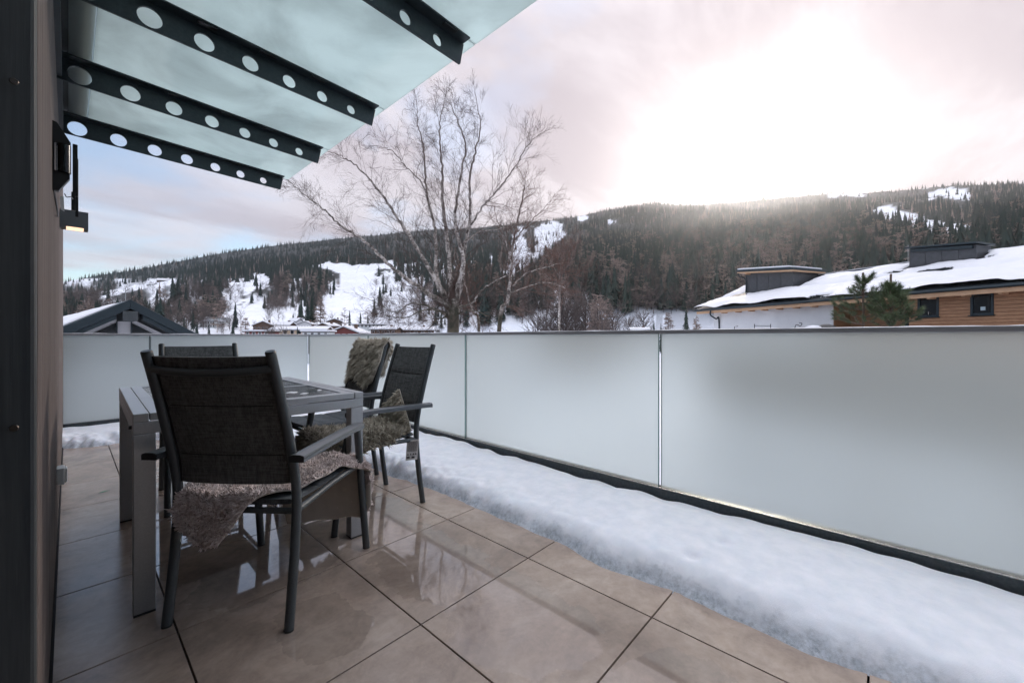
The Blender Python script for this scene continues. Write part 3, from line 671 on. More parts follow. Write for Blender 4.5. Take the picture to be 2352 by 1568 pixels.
# ------------------------------------------------------------------ SHEEPSKINS
def wool_mat(name, c_root, c_tip, c_alt, sc_=30):
    m = mat(name, rough=.9, spec=.15); nt, b = pb(m); v = geo(nt)
    n = noisen(nt, v, sc_, 5, .65); n2 = noisen(nt, v, sc_*6, 2, .6)
    c = ramp(nt, n, [(.33, c_root), (.52, c_tip), (.70, c_alt)])
    L(nt, mixc(nt, .45, c, ramp(nt, n2, [(.35, c_root), (.65, c_alt)])), b.inputs['Base Color'])
    return m
W_pink = wool_mat('curly_wool', (.46,.385,.365), (.76,.66,.635), (.88,.79,.765), 22)
W_olive = wool_mat('long_wool', (.28,.255,.205), (.52,.48,.40), (.70,.65,.56), 18)
hide = vary(mat('hide_leather', rough=.75), (.50,.46,.41), (.64,.59,.53), 5, bumps=.3)
def sheepskin(name, label, frame, fn, nu, nv, wool, n_str, ln, rad, curl, down, seed):
    """fn(u,v)->(Vector pos) in chair frame; frame: matrix; wool on the +normal side"""
    rg = np.random.default_rng(seed)
    P = np.array([[tuple(frame @ fn(i/nu, j/nv)) for i in range(nu+1)] for j in range(nv+1)])
    du = np.gradient(P, axis=1); dv = np.gradient(P, axis=0); Nn = np.cross(du, dv); Nn /= np.linalg.norm(Nn, axis=2, keepdims=True)+1e-9
    root = empty(name, tuple(P.reshape(-1, 3).mean(0))); tag(root, label, 'sheepskin')
    kk = nu+1; top = (P+Nn*.004).reshape(-1, 3); bot = (P-Nn*.002).reshape(-1, 3); n0 = len(top); F = []
    for j in range(nv):
        for i in range(nu):
            a = j*kk+i; F.append((a, a+1, a+kk+1, a+kk)); F.append((n0+a, n0+a+kk, n0+a+kk+1, n0+a+1))
    for j in range(nv):
        a = j*kk; F.append((a, a+kk, n0+a+kk, n0+a)); a += nu; F.append((a+kk, a, n0+a, n0+a+kk))
    for i in range(nu): F.append((i, n0+i, n0+i+1, i+1)); a = nv*kk+i; F.append((a, a+1, n0+a+1, n0+a))
    mi = [0 if (k < 2*nu*nv and k % 2 == 0) else 1 for k in range(len(F))]
    o = npmesh('hide', np.vstack([top, bot]), F, [wool, hide], smooth=True, midx=mi); world_child(o, root)
    # wool locks: curved tapering ribbons with a triangular section, weighted by area
    area = np.linalg.norm(np.cross(du, dv), axis=2)[:-1, :-1].ravel(); area /= area.sum()
    c = rg.choice(len(area), n_str, p=area); jj, ii = c//nu, c % nu
    fu, fv = rg.random(n_str), rg.random(n_str)
    def bil(A): return (A[jj, ii].T*(1-fu)*(1-fv)+A[jj, ii+1].T*fu*(1-fv)+A[jj+1, ii].T*(1-fu)*fv+A[jj+1, ii+1].T*fu*fv).T
    B, Nm = bil(P), bil(Nn); Nm /= np.linalg.norm(Nm, axis=1, keepdims=True)
    # locks lean together in clumps
    cl = np.array([mn.noise_vector(Vector(b)*26) for b in B])
    cl2 = np.array([mn.noise_vector(Vector(b)*85) for b in B])
    d = Nm+cl*curl+cl2*curl*.6+np.array([0, 0, -1])*down; d /= np.linalg.norm(d, axis=1, keepdims=True)
    l = ln*(.65+.6*rg.random(n_str))*(1+.6*cl[:, 0]); r = rad*(.7+.6*rg.random(n_str))
    rv = rg.normal(size=(n_str, 3)); s1 = np.cross(d, rv); s1 /= np.linalg.norm(s1, axis=1, keepdims=True); s2 = np.cross(d, s1)
    bend = (cl2*curl+rv*.12*curl+np.array([0, 0, -1])*down)
    K = 4; rings = []
    for k in range(K):
        t = k/(K-1); c_ = B+Nm*.002+d*(l*t)[:, None]+bend*(l*t*t*.7)[:, None]
        rr = r*(1.0, .95, .7, .06)[k]
        for q in range(3):
            a = q*2*math.pi/3; rings.append(c_+(s1*math.cos(a)+s2*math.sin(a))*rr[:, None])
    V = np.stack(rings, 1).reshape(-1, 3)
    f = [[k*3+q, k*3+(q+1) % 3, (k+1)*3+(q+1) % 3, (k+1)*3+q] for k in range(K-1) for q in range(3)]
    F = (np.arange(n_str)[:, None, None]*12+np.array(f)[None]).reshape(-1, 4)
    world_child(npmesh('wool', V, F, wool, smooth=True), root)
def frame_of(ch): return Matrix.Translation(ch.location) @ Matrix.Rotation(ch.rotation_euler[2], 4, 'Z')
def lerp_pts(pts, x):
    xs, ys = zip(*pts); return float(np.interp(x, xs, ys))
def fnA(u, v):
    # v runs rear->front; u left->right
    xl, xr = lerp_pts([(0,-.20),(.25,-.232),(.55,-.24),(.75,-.20),(1,-.12)], v), lerp_pts([(0,-.02),(.13,.17),(.22,.225),(.40,.238),(.52,.262),(.64,.300),(1,.300)], v)
    x = xl+(xr-xl)*u
    s0 = lerp_pts([(-.25,-.04),(-.20,-.09),(-.10,-.165),(-.04,-.15),(.06,-.07),(.20,-.01),(.3,.06)], x); s1 = lerp_pts([(-.25,.52),(-.17,.80),(-.12,.875),(.10,.86),(.25,.84),(.31,.76)], x)
    s = s0+(s1-s0)*v; zt = .460
    if s < 0.03: e = .03-s; y = .03-.035*(1-math.exp(-e/.03)); z = zt-max(0, e-.012)
    elif s < .52: y = s; z = zt+.006*math.sin(x*22+s*9)
    else: e = s-.52; y = .52+.035*(1-math.exp(-e/.03))+.02*math.sin(x*14)*min(1, e/.1); z = zt-max(0, e-.012)
    if x > .235 and s < .6: z -= (x-.235)*1.0
    return Vector((x, y, z+.004*math.sin(x*40+s*30)))
sheepskin('sheepskin', 'pinkish short curly sheepskin draped over the seat of the nearest chair', frame_of(chA), fnA, 60, 90, W_pink, 26000, .0155, .0030, .95, .10, 11)
def fnC(u, v):
    # u across the seat (toward the viewer at u=0), v from up the backrest to the front edge
    x = -.262+.50*u
    x *= lerp_pts([(0,.30),(.25,.80),(.5,1),(.8,1),(1,.72)], v)
    x += lerp_pts([(0,.10),(.3,.03),(1,0)], v)
    top = .235-.13*u
    s = -top*(1) + v*(top+.60)
    zt = .456
    if s < 0: y = .045-(-s)*.18; z = zt+(-s)
    elif s < .50: y = .045+s; z = zt+.012*math.sin(s*14+x*8)
    else: e = s-.50; y = .545+.03*(1-math.exp(-e/.03)); z = zt-max(0, e-.01)*.9
    ed = abs(x)-.205
    if ed > 0 and s > 0: z -= ed*1.5
    return Vector((x, y, z))
sheepskin('sheepskin', 'olive shaggy sheepskin covering the seat of the chair with the paper tag', frame_of(chC), fnC, 50, 70, W_olive, 17000, .036, .0027, .75, .30, 12)
def fnD(u, v):
    x = (-.235+.47*u)*lerp_pts([(0,.82),(.3,1),(.6,1),(1,.7)], v)
    s = -.30-.035*math.sin(u*7)+v*(.55+.04*math.sin(u*5))     # s<0: front of the backrest, s>0: rear
    ztop = 1.000
    if s < 0:
        zz = ztop-(-s); y = -.098+(ztop-zz)*.27+.022
    else: zz = ztop-s; y = -.098+(ztop-zz)*.20-.034
    if abs(s) < .03: y = -.104+.022*(-s/.03); zz = ztop+.012*(1-(s/.03)**2)-.02*abs(s/.03)
    return Vector((x, y, zz))
def flipu(fn): return lambda u, v: fn(1-u, v)
sheepskin('sheepskin', 'olive shaggy sheepskin thrown over the backrest of the farther side chair', frame_of(chD), flipu(fnD), 46, 60, W_olive, 15000, .036, .0027, .6, .55, 13)
# ------------------------------------------------------------------ TERRAIN
SIL = [(-700,700),(0,655),(145,643),(330,613),(500,577),(640,557),(900,530),(1080,515),(1270,497),(1400,474),(1500,463),(1600,464),(1700,457),(1800,444),(1900,437),(2000,434),(2100,429),(2200,414),(2352,409),(2700,400),(3400,470)]
def sil_e(px): return (775.4-np.interp(px, [p[0] for p in SIL], [p[1] for p in SIL]))/933*.97
def vnoise(x, y, seed=0):     # vectorised value noise
    xi, yi = np.floor(x).astype(np.int64), np.floor(y).astype(np.int64); fx, fy = x-xi, y-yi
    fx, fy = fx*fx*(3-2*fx), fy*fy*(3-2*fy)
    def h(a, b):
        n = (a*374761393+b*668265263+seed*1442695041) & 0xffffffff
        n = ((n ^ (n >> 13))*1274126177) & 0xffffffff
        return ((n ^ (n >> 16)) & 0xffff)/65535.
    return ((h(xi,yi)*(1-fx)+h(xi+1,yi)*fx)*(1-fy)+(h(xi,yi+1)*(1-fx)+h(xi+1,yi+1)*fx)*fy)*2-1
def fbm(x, y, seed=0, o=4):
    r = 0; a = 1
    for k in range(o): r = r+a*vnoise(x*2**k, y*2**k, seed+k); a *= .5
    return r
D0, D1 = 250., 1700.
def height(x, z):             # camera-frame ground plan -> height above eye
    D = np.hypot(x, z); th = np.arctan2(x, z); thc = np.clip(th, -1.08, 1.12)
    px = 1176+933*np.tan(thc); e = sil_e(px)*np.cos(thc)
    away = np.clip((np.abs(th)-1.15)/.5, 0, 1); e = e*(1-away)+.12*away
    e0 = -.010
    t = np.clip((D-D0)/(D1-D0), 0, 1); k = np.interp(px, [0, 900, 1400, 2400], [.50, .42, .28, .27])
    wv = t**k*(1-.0*t)
    n = fbm(D/160+7, th*3.3, 3, 4)*.020*np.clip(t*6, 0, 1)*np.clip((1-t)*5, 0, 1)+fbm(D/45, th*14, 9, 3)*.0035*np.clip(t*8, 0, 1)
    tn = e0+(e-e0)*wv+n*(e/.3)*1.1
    h = tn*D
    back = np.clip((D-D1)/600, 0, 1); h = np.where(D > D1, (e*D1)-back*80, h)
    near = -9.0+np.clip((D-60)/190, 0, 1)**1.0*(9+e0*250)
    h = np.where(D < D0, near+.25*vnoise(x/9, z/9, 2), h)
    return h
Dg = np.concatenate([np.linspace(3, 60, 14), np.geomspace(64, 250, 34), np.geomspace(254, 1700, 330), np.geomspace(1720, 2350, 10)])
TH_ = np.concatenate([np.linspace(-math.pi, -1.15, 26)[:-1], np.linspace(-1.15, 1.15, 460), np.linspace(1.15, math.pi, 26)[1:]])
DD, TT = np.meshgrid(Dg, TH_, indexing='ij'); XX, ZZ = DD*np.sin(TT), DD*np.cos(TT); HH = height(XX, ZZ)
def cfn(x, z, h): return np.stack([x*C_+z*S_, -x*S_+z*C_, EYE+h], -1)
V = cfn(XX, ZZ, HH).reshape(-1, 3); nt_ = len(TH_)
a = (np.arange(len(Dg)-1)[:, None]*nt_+np.arange(nt_-1)[None]).ravel()
F = np.stack([a, a+1, a+nt_+1, a+nt_], 1)
# ------------------------------------------------------------------ clearings in the forest (ground plan found from the survey pixels)
CLR = [  # polygons on the survey print, tree density inside
 ([(430,770),(470,735),(520,715),(620,700),(700,705),(760,700),(860,690),(870,770)], .34),
 ([(700,612),(745,603),(800,606),(850,609),(880,600),(905,596),(905,612),(872,620),(862,650),(855,690),(850,745),(700,748),(700,735),(745,700),(785,650),(780,625),(730,615)], .0),
 ([(862,640),(905,612),(1000,600),(1080,596),(1130,588),(1165,596),(1160,622),(1260,640),(1330,672),(1425,688),(1420,762),(862,762)], .20),
 ([(1188,520),(1200,518),(1205,560),(1230,600),(1170,640),(1165,595)], .05),
 ([(1228,520),(1265,508),(1292,512),(1300,540),(1262,575),(1240,598),(1222,590),(1232,560)], .10),
 ([(1990,484),(2045,470),(2055,480),(2110,492),(2128,505),(2175,512),(2230,518),(2295,535),(2280,545),(2190,545),(2120,540),(2090,520),(2055,512),(2010,500)], .02),
 ([(2130,436),(2190,430),(2225,436),(2240,462),(2200,460),(2165,452),(2135,462)], .12),
 ([(210,680),(240,668),(300,656),(345,650),(392,640),(390,652),(345,660),(300,668),(250,678)], .0),
 ([(527,662),(545,645),(580,632),(612,628),(622,652),(590,668),(540,685)], .10),
 ([(498,748),(515,722),(545,705),(585,694),(608,690),(610,715),(606,748)], .0),
 ([(318,700),(335,688),(375,683),(405,683),(415,690),(380,697),(350,708)], .05),
 ([(415,715),(450,708),(500,700),(560,688),(600,680),(590,690),(520,712),(480,720),(420,745)], .35),
 ([(1325,500),(1345,494),(1352,500),(1330,507)], .0), ([(1390,508),(1412,505),(1416,512),(1395,514)], .0),
 ([(1900,437),(1940,433),(1990,437),(1980,452),(1900,452)], .35), ([(1760,620),(1830,600),(1850,640),(1810,700),(1760,690)], .25),
 ([(1330,752),(1400,735),(1470,722),(1560,730),(1560,756),(1330,760)], .22),
 ([(1290,680),(1420,690),(1430,720),(1300,735)], .40), ([(2050,505),(2200,545),(2330,548),(2330,560),(2150,560),(2020,540)], .30)]
def inpoly(px, py, P):
    r = np.zeros(px.shape, bool); n = len(P)
    for i in range(n):
        (x0, y0), (x1, y1) = P[i], P[(i+1) % n]
        if y0 == y1: continue
        c = ((y0 > py) != (y1 > py)) & (px < (x1-x0)*(py-y0)/(y1-y0)+x0); r ^= c
    return r
def forest_density(x, z, h):
    zz = np.maximum(z, 1e-3); px, py = 1176+933*x/zz, 775.4-933*h/zz
    jit = fbm(px/14, py/9, 40, 3)*7; dens = np.ones(px.shape)
    for P, d_ in CLR:
        i_ = inpoly(px+jit, py+jit*.5, P); dens = np.where(i_, np.minimum(dens, d_), dens)
    low = (py > 640) & (px < 1000); dens = np.where(low, dens*np.clip(.60+fbm(px/40, py/22, 5, 3)*.75, .08, 1), dens)
    dens = np.where((py > 660) & (px > 1250), dens*.6, dens)
    return np.where(z > 5, dens, 1.0), px, py
# snow on the ground, leaf litter and undergrowth showing through under the woods
hm = mat('hillside_snow', (.7,.74,.8), .8, 0, .2); nt, b_ = pb(hm); v = geo(nt)
n = noisen(nt, v, .035, 9, .68); n2 = noisen(nt, v, .25, 4, .6)
f = val(nt, 'ADD', val(nt, 'MULTIPLY', n, .6), val(nt, 'MULTIPLY', n2, .4))
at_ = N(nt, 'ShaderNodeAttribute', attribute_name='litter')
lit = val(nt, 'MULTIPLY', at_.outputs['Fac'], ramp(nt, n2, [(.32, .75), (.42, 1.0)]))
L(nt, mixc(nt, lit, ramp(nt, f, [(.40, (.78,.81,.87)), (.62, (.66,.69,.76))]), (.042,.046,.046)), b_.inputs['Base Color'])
o = npmesh('hills', V, F, hm, smooth=True)
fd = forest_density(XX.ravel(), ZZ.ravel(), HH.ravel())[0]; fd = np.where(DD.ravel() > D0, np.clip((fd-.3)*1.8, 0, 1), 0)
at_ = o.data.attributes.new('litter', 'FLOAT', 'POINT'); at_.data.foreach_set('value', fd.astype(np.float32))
tag(o, kind='structure')
o = npmesh('ground', [tuple(cf(0,0,0)-Vector((0,0,9.02)) + Vector((40*math.cos(q), 40*math.sin(q), 0))) for q in np.linspace(0, 2*math.pi, 33)[:-1]]+[(0,0,EYE-9.02)], [(i, (i+1)%32, 32) for i in range(32)], hm); tag(o, kind='structure')
NT = 70000
th = RNG.uniform(-1.0, 1.0, NT); q = RNG.random(NT)
D = D0*1.02*(D1*1.0/(D0*1.02))**(q**.98)
x, z = D*np.sin(th), D*np.cos(th); h = height(x, z)
dens, px, py = forest_density(x, z, h)
for hh_t in (9., 17.):
    dens = np.minimum(dens, forest_density(x, z, h+hh_t)[0]+.02)
keep = (RNG.random(NT) < dens) & (px > -60) & (px < 2420) & (py < 775)
x, z, h, px, py, D = (a[keep] for a in (x, z, h, px, py, D)); n = len(x)
cluster = fbm(px/45, py/25, 77, 3); u = RNG.random(n)
p_larch = np.where((px > 1150), .10, .06)+.30*np.clip(cluster-.25, 0, 1)*(px > 1150); p_larch = np.where(py < 500, p_larch*1.1, p_larch)
p_bare = np.where((py > 650) & (px < 1000), .74, np.where((py > 640), .38, np.where((px > 1180) & (px < 1330) & (py > 520), .6, .10)))+.3*np.clip(-cluster-.1, 0, 1)*(py > 540)
kind = np.where(u < p_bare, 2, np.where(u < p_bare+p_larch, 1, 0))
# tree templates
def tmpl_conifer(rg, tiers, nside, droop, gap=.0, thin=1.0):
    V, F = [], []
    def tri(a, b, c): V.extend([a, b, c]); F.append((len(V)-3, len(V)-2, len(V)-1))
    for t in range(tiers):
        f = t/tiers; zt = 1-f*.9; r = .02+.155*(f**.85)*thin*(1+rg.uniform(-.12, .12)); zb = zt-1.5/tiers*(1+rg.uniform(-.1, .1))
        zt = min(1, zt+.35/tiers); off = rg.uniform(0, 6.28); cx, cy = rg.uniform(-.008, .008, 2)
        for s in range(nside):
            if rg.random() < gap: continue
            a0 = off+2*math.pi*s/nside; a1 = a0+2*math.pi/nside*rg.uniform(.7, 1.15); am = (a0+a1)/2
            rr = r*rg.uniform(.65, 1.25); z0 = zb+rg.uniform(-.02, .02)
            tri((cx, cy, zt), (rr*math.cos(a0)*.8, rr*math.sin(a0)*.8, z0+.02), (rr*math.cos(am), rr*math.sin(am), z0-droop))
            tri((cx, cy, zt), (rr*math.cos(am), rr*math.sin(am), z0-droop), (rr*math.cos(a1)*.8, rr*math.sin(a1)*.8, z0+.02))
    for s in range(3):
        a0, a1 = s*2.1, s*2.1+2.1; tri((.012*math.cos(a0), .012*math.sin(a0), -.1), (.012*math.cos(a1), .012*math.sin(a1), -.1), (0, 0, .5))
    return np.array(V), np.array(F)
def tmpl_bare(rg, nb, conical=False):
    V, F = [], []
    def tri(a, b, c): V.extend([a, b, c]); F.append((len(V)-3, len(V)-2, len(V)-1))
    def rib(p, q, w0, w1=0.0):
        p, q = np.array(p), np.array(q); d = q-p; s = np.cross(d, rg.normal(size=3)); s /= np.linalg.norm(s)+1e-9
        tri(tuple(p-s*w0), tuple(p+s*w0), tuple(q))
    for s in range(3):
        a0, a1 = s*2.1, s*2.1+2.1; tri((.014*math.cos(a0), .014*math.sin(a0), -.1), (.014*math.cos(a1), .014*math.sin(a1), -.1), (0, 0, 1 if conical else .75))
    for k in range(nb):
        z0 = rg.uniform(.18, .95) if conical else rg.uniform(.08, .7); a = rg.uniform(0, 6.28)
        if conical: l = .20*(1-z0)**.7+.03; d = np.array([math.cos(a), math.sin(a), .12])*l
        else: l = rg.uniform(.16, .34); d = np.array([math.cos(a)*.75, math.sin(a)*.75, .85])*l
        p = np.array([0, 0, z0]); e = p+d; rib(p, e, .011 if conical else .0065)
        for j in range(5 if conical else 6):
            f = rg.uniform(.25, 1); s_ = p+d*f; rib(s_, s_+(d*.45+rg.normal(size=3)*l*.30), .0105 if conical else .0045)
    return np.array(V), np.array(F)
rg = np.random.default_rng(5)
T = {0: {'near': [tmpl_conifer(rg, 11, 8, .015) for _ in range(6)], 'far': [tmpl_conifer(rg, 5, 5, .02) for _ in range(5)]},
     1: {'near': [tmpl_bare(rg, 46, True) for _ in range(5)], 'far': [tmpl_conifer(rg, 6, 5, .0, .35, .8) for _ in range(4)]},
     2: {'near': [tmpl_bare(rg, 26) for _ in range(6)], 'far': [tmpl_bare(rg, 9) for _ in range(4)]}}
def treemat(name, c1, c2, c3, rough=.85):
    m = mat(name, rough=rough, spec=.15); nt, b = pb(m); v = geo(nt)
    n = noisen(nt, v, .055, 3, .6); f = noisen(nt, v, .9, 3, .7)
    c = ramp(nt, n, [(.35, c1), (.65, c2)]); L(nt, mixc(nt, ramp(nt, f, [(.4, 0.), (.65, .7)]), c, c3), b.inputs['Base Color']); return m
TM = {0: treemat('spruce_green', (.016,.032,.034), (.030,.048,.042), (.045,.058,.044)), 1: treemat('larch_tan', (.24,.19,.17), (.36,.285,.25), (.17,.135,.12)), 2: treemat('bare_branches', (.080,.068,.066), (.13,.110,.104), (.10,.080,.074))}
def bake(sel, k, near):
    ids = np.nonzero(sel)[0]; Vs, Fs = [], []; off = 0
    tl = T[k]['near' if near else 'far']; pick = RNG.integers(0, len(tl), len(ids))
    P = cfn(x[ids], z[ids], h[ids])
    for t_i, (TV, TF) in enumerate(tl):
        s = ids[pick == t_i]; Ps = P[pick == t_i]; m_ = len(s)
        if not m_: continue
        Hh = np.clip(RNG.normal({0: 20, 1: 20, 2: 13}[k], 5.5, m_), 6, 33)*np.clip(.55+D[s]/700, .6, 1.0)*np.clip(1.25-D[s]/2600, .6, 1)*np.where((px[s] < 1050) & (D[s] < 560), .62, 1)
        W = Hh*RNG.uniform(.8, 1.2, m_)*{0: 1.05, 1: 1.0, 2: 1.15}[k]; A = RNG.uniform(0, 6.28, m_); ca, sa = np.cos(A), np.sin(A)
        X_ = (TV[None, :, 0]*ca[:, None]-TV[None, :, 1]*sa[:, None])*W[:, None]; Y_ = (TV[None, :, 0]*sa[:, None]+TV[None, :, 1]*ca[:, None])*W[:, None]; Z_ = TV[None, :, 2]*Hh[:, None]
        v = np.stack([X_+Ps[:, None, 0], Y_+Ps[:, None, 1], Z_+Ps[:, None, 2]], -1).reshape(-1, 3)
        f = (TF[None]+(np.arange(m_)*len(TV))[:, None, None]).reshape(-1, 3)+off
        off += len(v); Vs.append(v); Fs.append(f)
    return np.vstack(Vs), np.vstack(Fs)
for k, nm, lb in ((0, 'spruce_forest', 'dark evergreen spruce forest covering the mountainside'), (1, 'larch_forest', 'tan leafless larches mixed through the mountainside forest'), (2, 'bare_woodland', 'leafless grey-brown woodland on the lower slopes')):
    Va, Fa = bake((kind == k) & (D < 720), k, True); Vb, Fb = bake((kind == k) & (D >= 720), k, False)
    o = npmesh(nm, np.vstack([Va, Vb]), np.vstack([Fa, Fb+len(Va)]), TM[k]); tag(o, lb, 'forest', kind='stuff')
# ------------------------------------------------------------------ individual trees in the valley
def valley_tree(px_, pybase, pytop, z_, kind_, label, group=None):
    x_ = (px_-1176)/933*z_; hg = float(height(np.array([x_]), np.array([z_]))[0]); b = cf(x_, z_, hg-.1); H0_ = (pybase-pytop)/933*z_; H = (775.4-pytop)/933*z_-hg+.1
    r = empty({0: 'spruce_tree', 1: 'larch_tree', 2: 'bare_tree'}[kind_], b, random.uniform(0, 6)); tag(r, label, 'tree', group)
    rg = np.random.default_rng(int(px_*7+pybase)); 
    if kind_ == 0: TV, TF = tmpl_conifer(rg, 18, 13, .012)
    elif kind_ == 1: TV, TF = tmpl_bare(rg, 110, True)
    else: TV, TF = tmpl_bare(rg, 90)
    TV = TV[9:] if kind_ else TV[:-9]; TF = (TF[3:]-9) if kind_ else TF[:-3]
    npmesh('crown', TV*[H0_*1.0+H*.3, H0_*1.0+H*.3, H], TF, TM[kind_], r)
    mb = MB(); mb.tube([(0, 0, -.12*H), (0, 0, .3*H), (0, 0, .85*H)], [.018*H, .013*H, .003*H], 7); mb.build('trunk', mat('bark', (.07,.055,.05), .9), r, smooth=60)
for a_ in [(1576,757,706,120,0,'small dark spruce standing just beyond the railing left of the white house'),
 (706,742,690,225,0,'dark spruce just left of the tallest spruce above the village'), (716,735,678,235,0,'tallest dark spruce at the foot of the slope above the village'),
 (803,735,712,230,0,'small pointed spruce alone on the snow slope behind the village'), (828,744,716,215,0,'little dark spruce at the edge of the hedge above the red gabled house'),
 (845,742,722,215,0,'bushy low spruce beside the little spruce'), (736,745,690,230,1,'tan larch beside the dark spruces above the village'),
 (563,768,726,150,1,'russet larch between the village rooftops'), (535,768,735,160,0,'dark round conifer beside the white terraced flats'),
 (1502,757,735,160,0,'dark spruce low behind the railing, left of the bushes'), (1518,757,741,150,0,'tiny conifer behind the railing beside the low spruce'), (1445,758,718,170,2,'bare shrub on the snow behind the railing'),
 (1345,764,655,95,2,'tall leafless tree just right of the smaller birch, above the barn'), (1372,766,668,85,1,'rusty brown thin tree in the thicket behind the railing centre'), (1408,764,690,105,2,'twiggy grey tree at the right end of the thicket'), (1300,764,668,88,2,'grey twiggy tree at the left end of the thicket'), (1385,766,700,70,2,'low rusty bush at the front of the thicket'), (1255,764,690,90,2,'bare bush between the two birches'), (1478,760,700,180,2,'bare tree on the snow below the forest edge'), (1535,760,715,190,1,'slim larch left of the small spruce'), (1235,766,700,80,2,'leafless shrub at the foot of the smaller birch'),
 (1600,757,722,130,1,'brown larch beside the small spruce and the white house'), (1362,762,662,120,2,'russet bare tree right of the big birches'), (1322,762,676,110,2,'bare brown tree between the birches and the forest'),
 (1393,760,680,115,1,'brown larch among bare trees behind the railing centre'), (1280,762,684,100,2,'bare grey tree beside the smaller birch'), (480,768,742,140,0,'dark evergreen in front of the flats'), (452,768,738,130,0,'dark pine left of the flats'),
 (655,768,742,120,2,'bare orange-brown tree in front of the long yellow block'), (620,768,738,110,2,'leafless tree between yellow block and terraced flats'), (683,768,748,110,0,'round green conifer in front of the yellow block')]:
    valley_tree(*a_)
# ------------------------------------------------------------------ village houses
HM = {'cream': mat('render_cream', (.55,.42,.30), .8), 'white': mat('render_white', (.62,.62,.64), .8), 'brown': vary(mat('timber_brown', rough=.8), (.06,.035,.025), (.13,.075,.05), 2), 'grey': mat('render_pale_grey', (.52,.55,.56), .8), 'red': mat('paint_red_brown', (.16,.04,.035), .7), 'roof': mat('roof_dark', (.04,.035,.035), .7)}
def village_house(px_, yb, wpx, hpx, rpx, z_, wall_, ang, label, depth=1.0, flat=False, storeys=2, nwin=5, group='houses in the village below'):
    if z_ > 400:      # stands where the line of sight meets the slope
        for zq in np.arange(262., 1690., 4.):
            if height(np.array([(px_-1176)/933*zq]), np.array([zq]))[0] >= (775.4-yb)/933*zq: z_ = float(zq); break
    b = at(px_, yb, z_); W = wpx/933*z_; Hw = hpx/933*z_; Rr = rpx/933*z_; Dp = W*depth
    r = empty('village_house', b, -math.atan2(S_, C_)+R(ang)); tag(r, label, 'house', group)
    mb = MB(); mb.box(-W/2, W/2, 0, Dp, -13, Hw)
    if not flat:
        mb.add([(-W/2, 0, Hw), (W/2, 0, Hw), (0, 0, Hw+Rr), (-W/2, Dp, Hw), (W/2, Dp, Hw), (0, Dp, Hw+Rr)] if depth >= .9 else [(-W/2, 0, Hw), (-W/2, Dp, Hw), (-W/2, Dp/2, Hw+Rr), (W/2, 0, Hw), (W/2, Dp, Hw), (W/2, Dp/2, Hw+Rr)], [(0, 1, 2), (5, 4, 3)])
    mb.build('wall', HM[wall_], r)
    ov = .06*W
    for nm, m_, t0, t1 in (('roof', HM['roof'], .02, .22), ('roof_snow', M['snow_roof'], .23, .62)):
        mb = MB()
        if flat: mb.box(-W/2-ov, W/2+ov, -ov, Dp+ov, Hw+t0, Hw+t1)
        elif depth >= .9:
            for s in (-1, 1):
                e = Vector((s*(W/2+ov), -ov*(1.3 if nm == 'roof' else 1), Hw-Rr*ov/(W/2))); p = Vector((0, e.y, Hw+Rr)); mb.prism([e+Vector((0,0,t0)), p+Vector((0,0,t0)), p+Vector((0,0,t1)), e+Vector((0,0,t1))], (0, Dp+2*ov, 0))
        else:
            for s in (-1, 1):
                e = Vector((-W/2-ov, Dp/2+s*(Dp/2+ov), Hw-Rr*ov/(Dp/2))); p = Vector((e.x, Dp/2, Hw+Rr)); mb.prism([e+Vector((0,0,t0)), p+Vector((0,0,t0)), p+Vector((0,0,t1)), e+Vector((0,0,t1))], (W+2*ov, 0, 0))
        mb.build(nm, m_, r)
    if not flat:
        mb = MB(); cxx = W*.18; mb.box(cxx, cxx+.8, Dp*.45, Dp*.45+.8, Hw+Rr*.2, Hw+Rr+1.1); mb.build('chimney', HM['brown'], r)
    ww = W/nwin*.42
    for s in range(storeys):
        zb_ = Hw*(s+.30)/storeys if Hw > 3.4 else Hw*.3; zt_ = zb_+min(1.3, Hw/storeys*.55)
        for k in range(nwin):
            cx_ = -W/2+W*(k+.5)/nwin
            mb = MB(); mb.box(cx_-ww/2, cx_+ww/2, -.03, -.004, zb_, zt_); wo_ = mb.build('window', M['glass_dark'], r)
            mb = MB(); mb.box(cx_-ww/2-.12, cx_-ww/2, -.07, -.003, zb_-.1, zt_+.1); mb.box(cx_+ww/2, cx_+ww/2+.12, -.07, -.003, zb_-.1, zt_+.1); mb.box(cx_-ww/2, cx_+ww/2, -.07, -.003, zt_, zt_+.1); mb.build('frame', HM['white'], wo_)
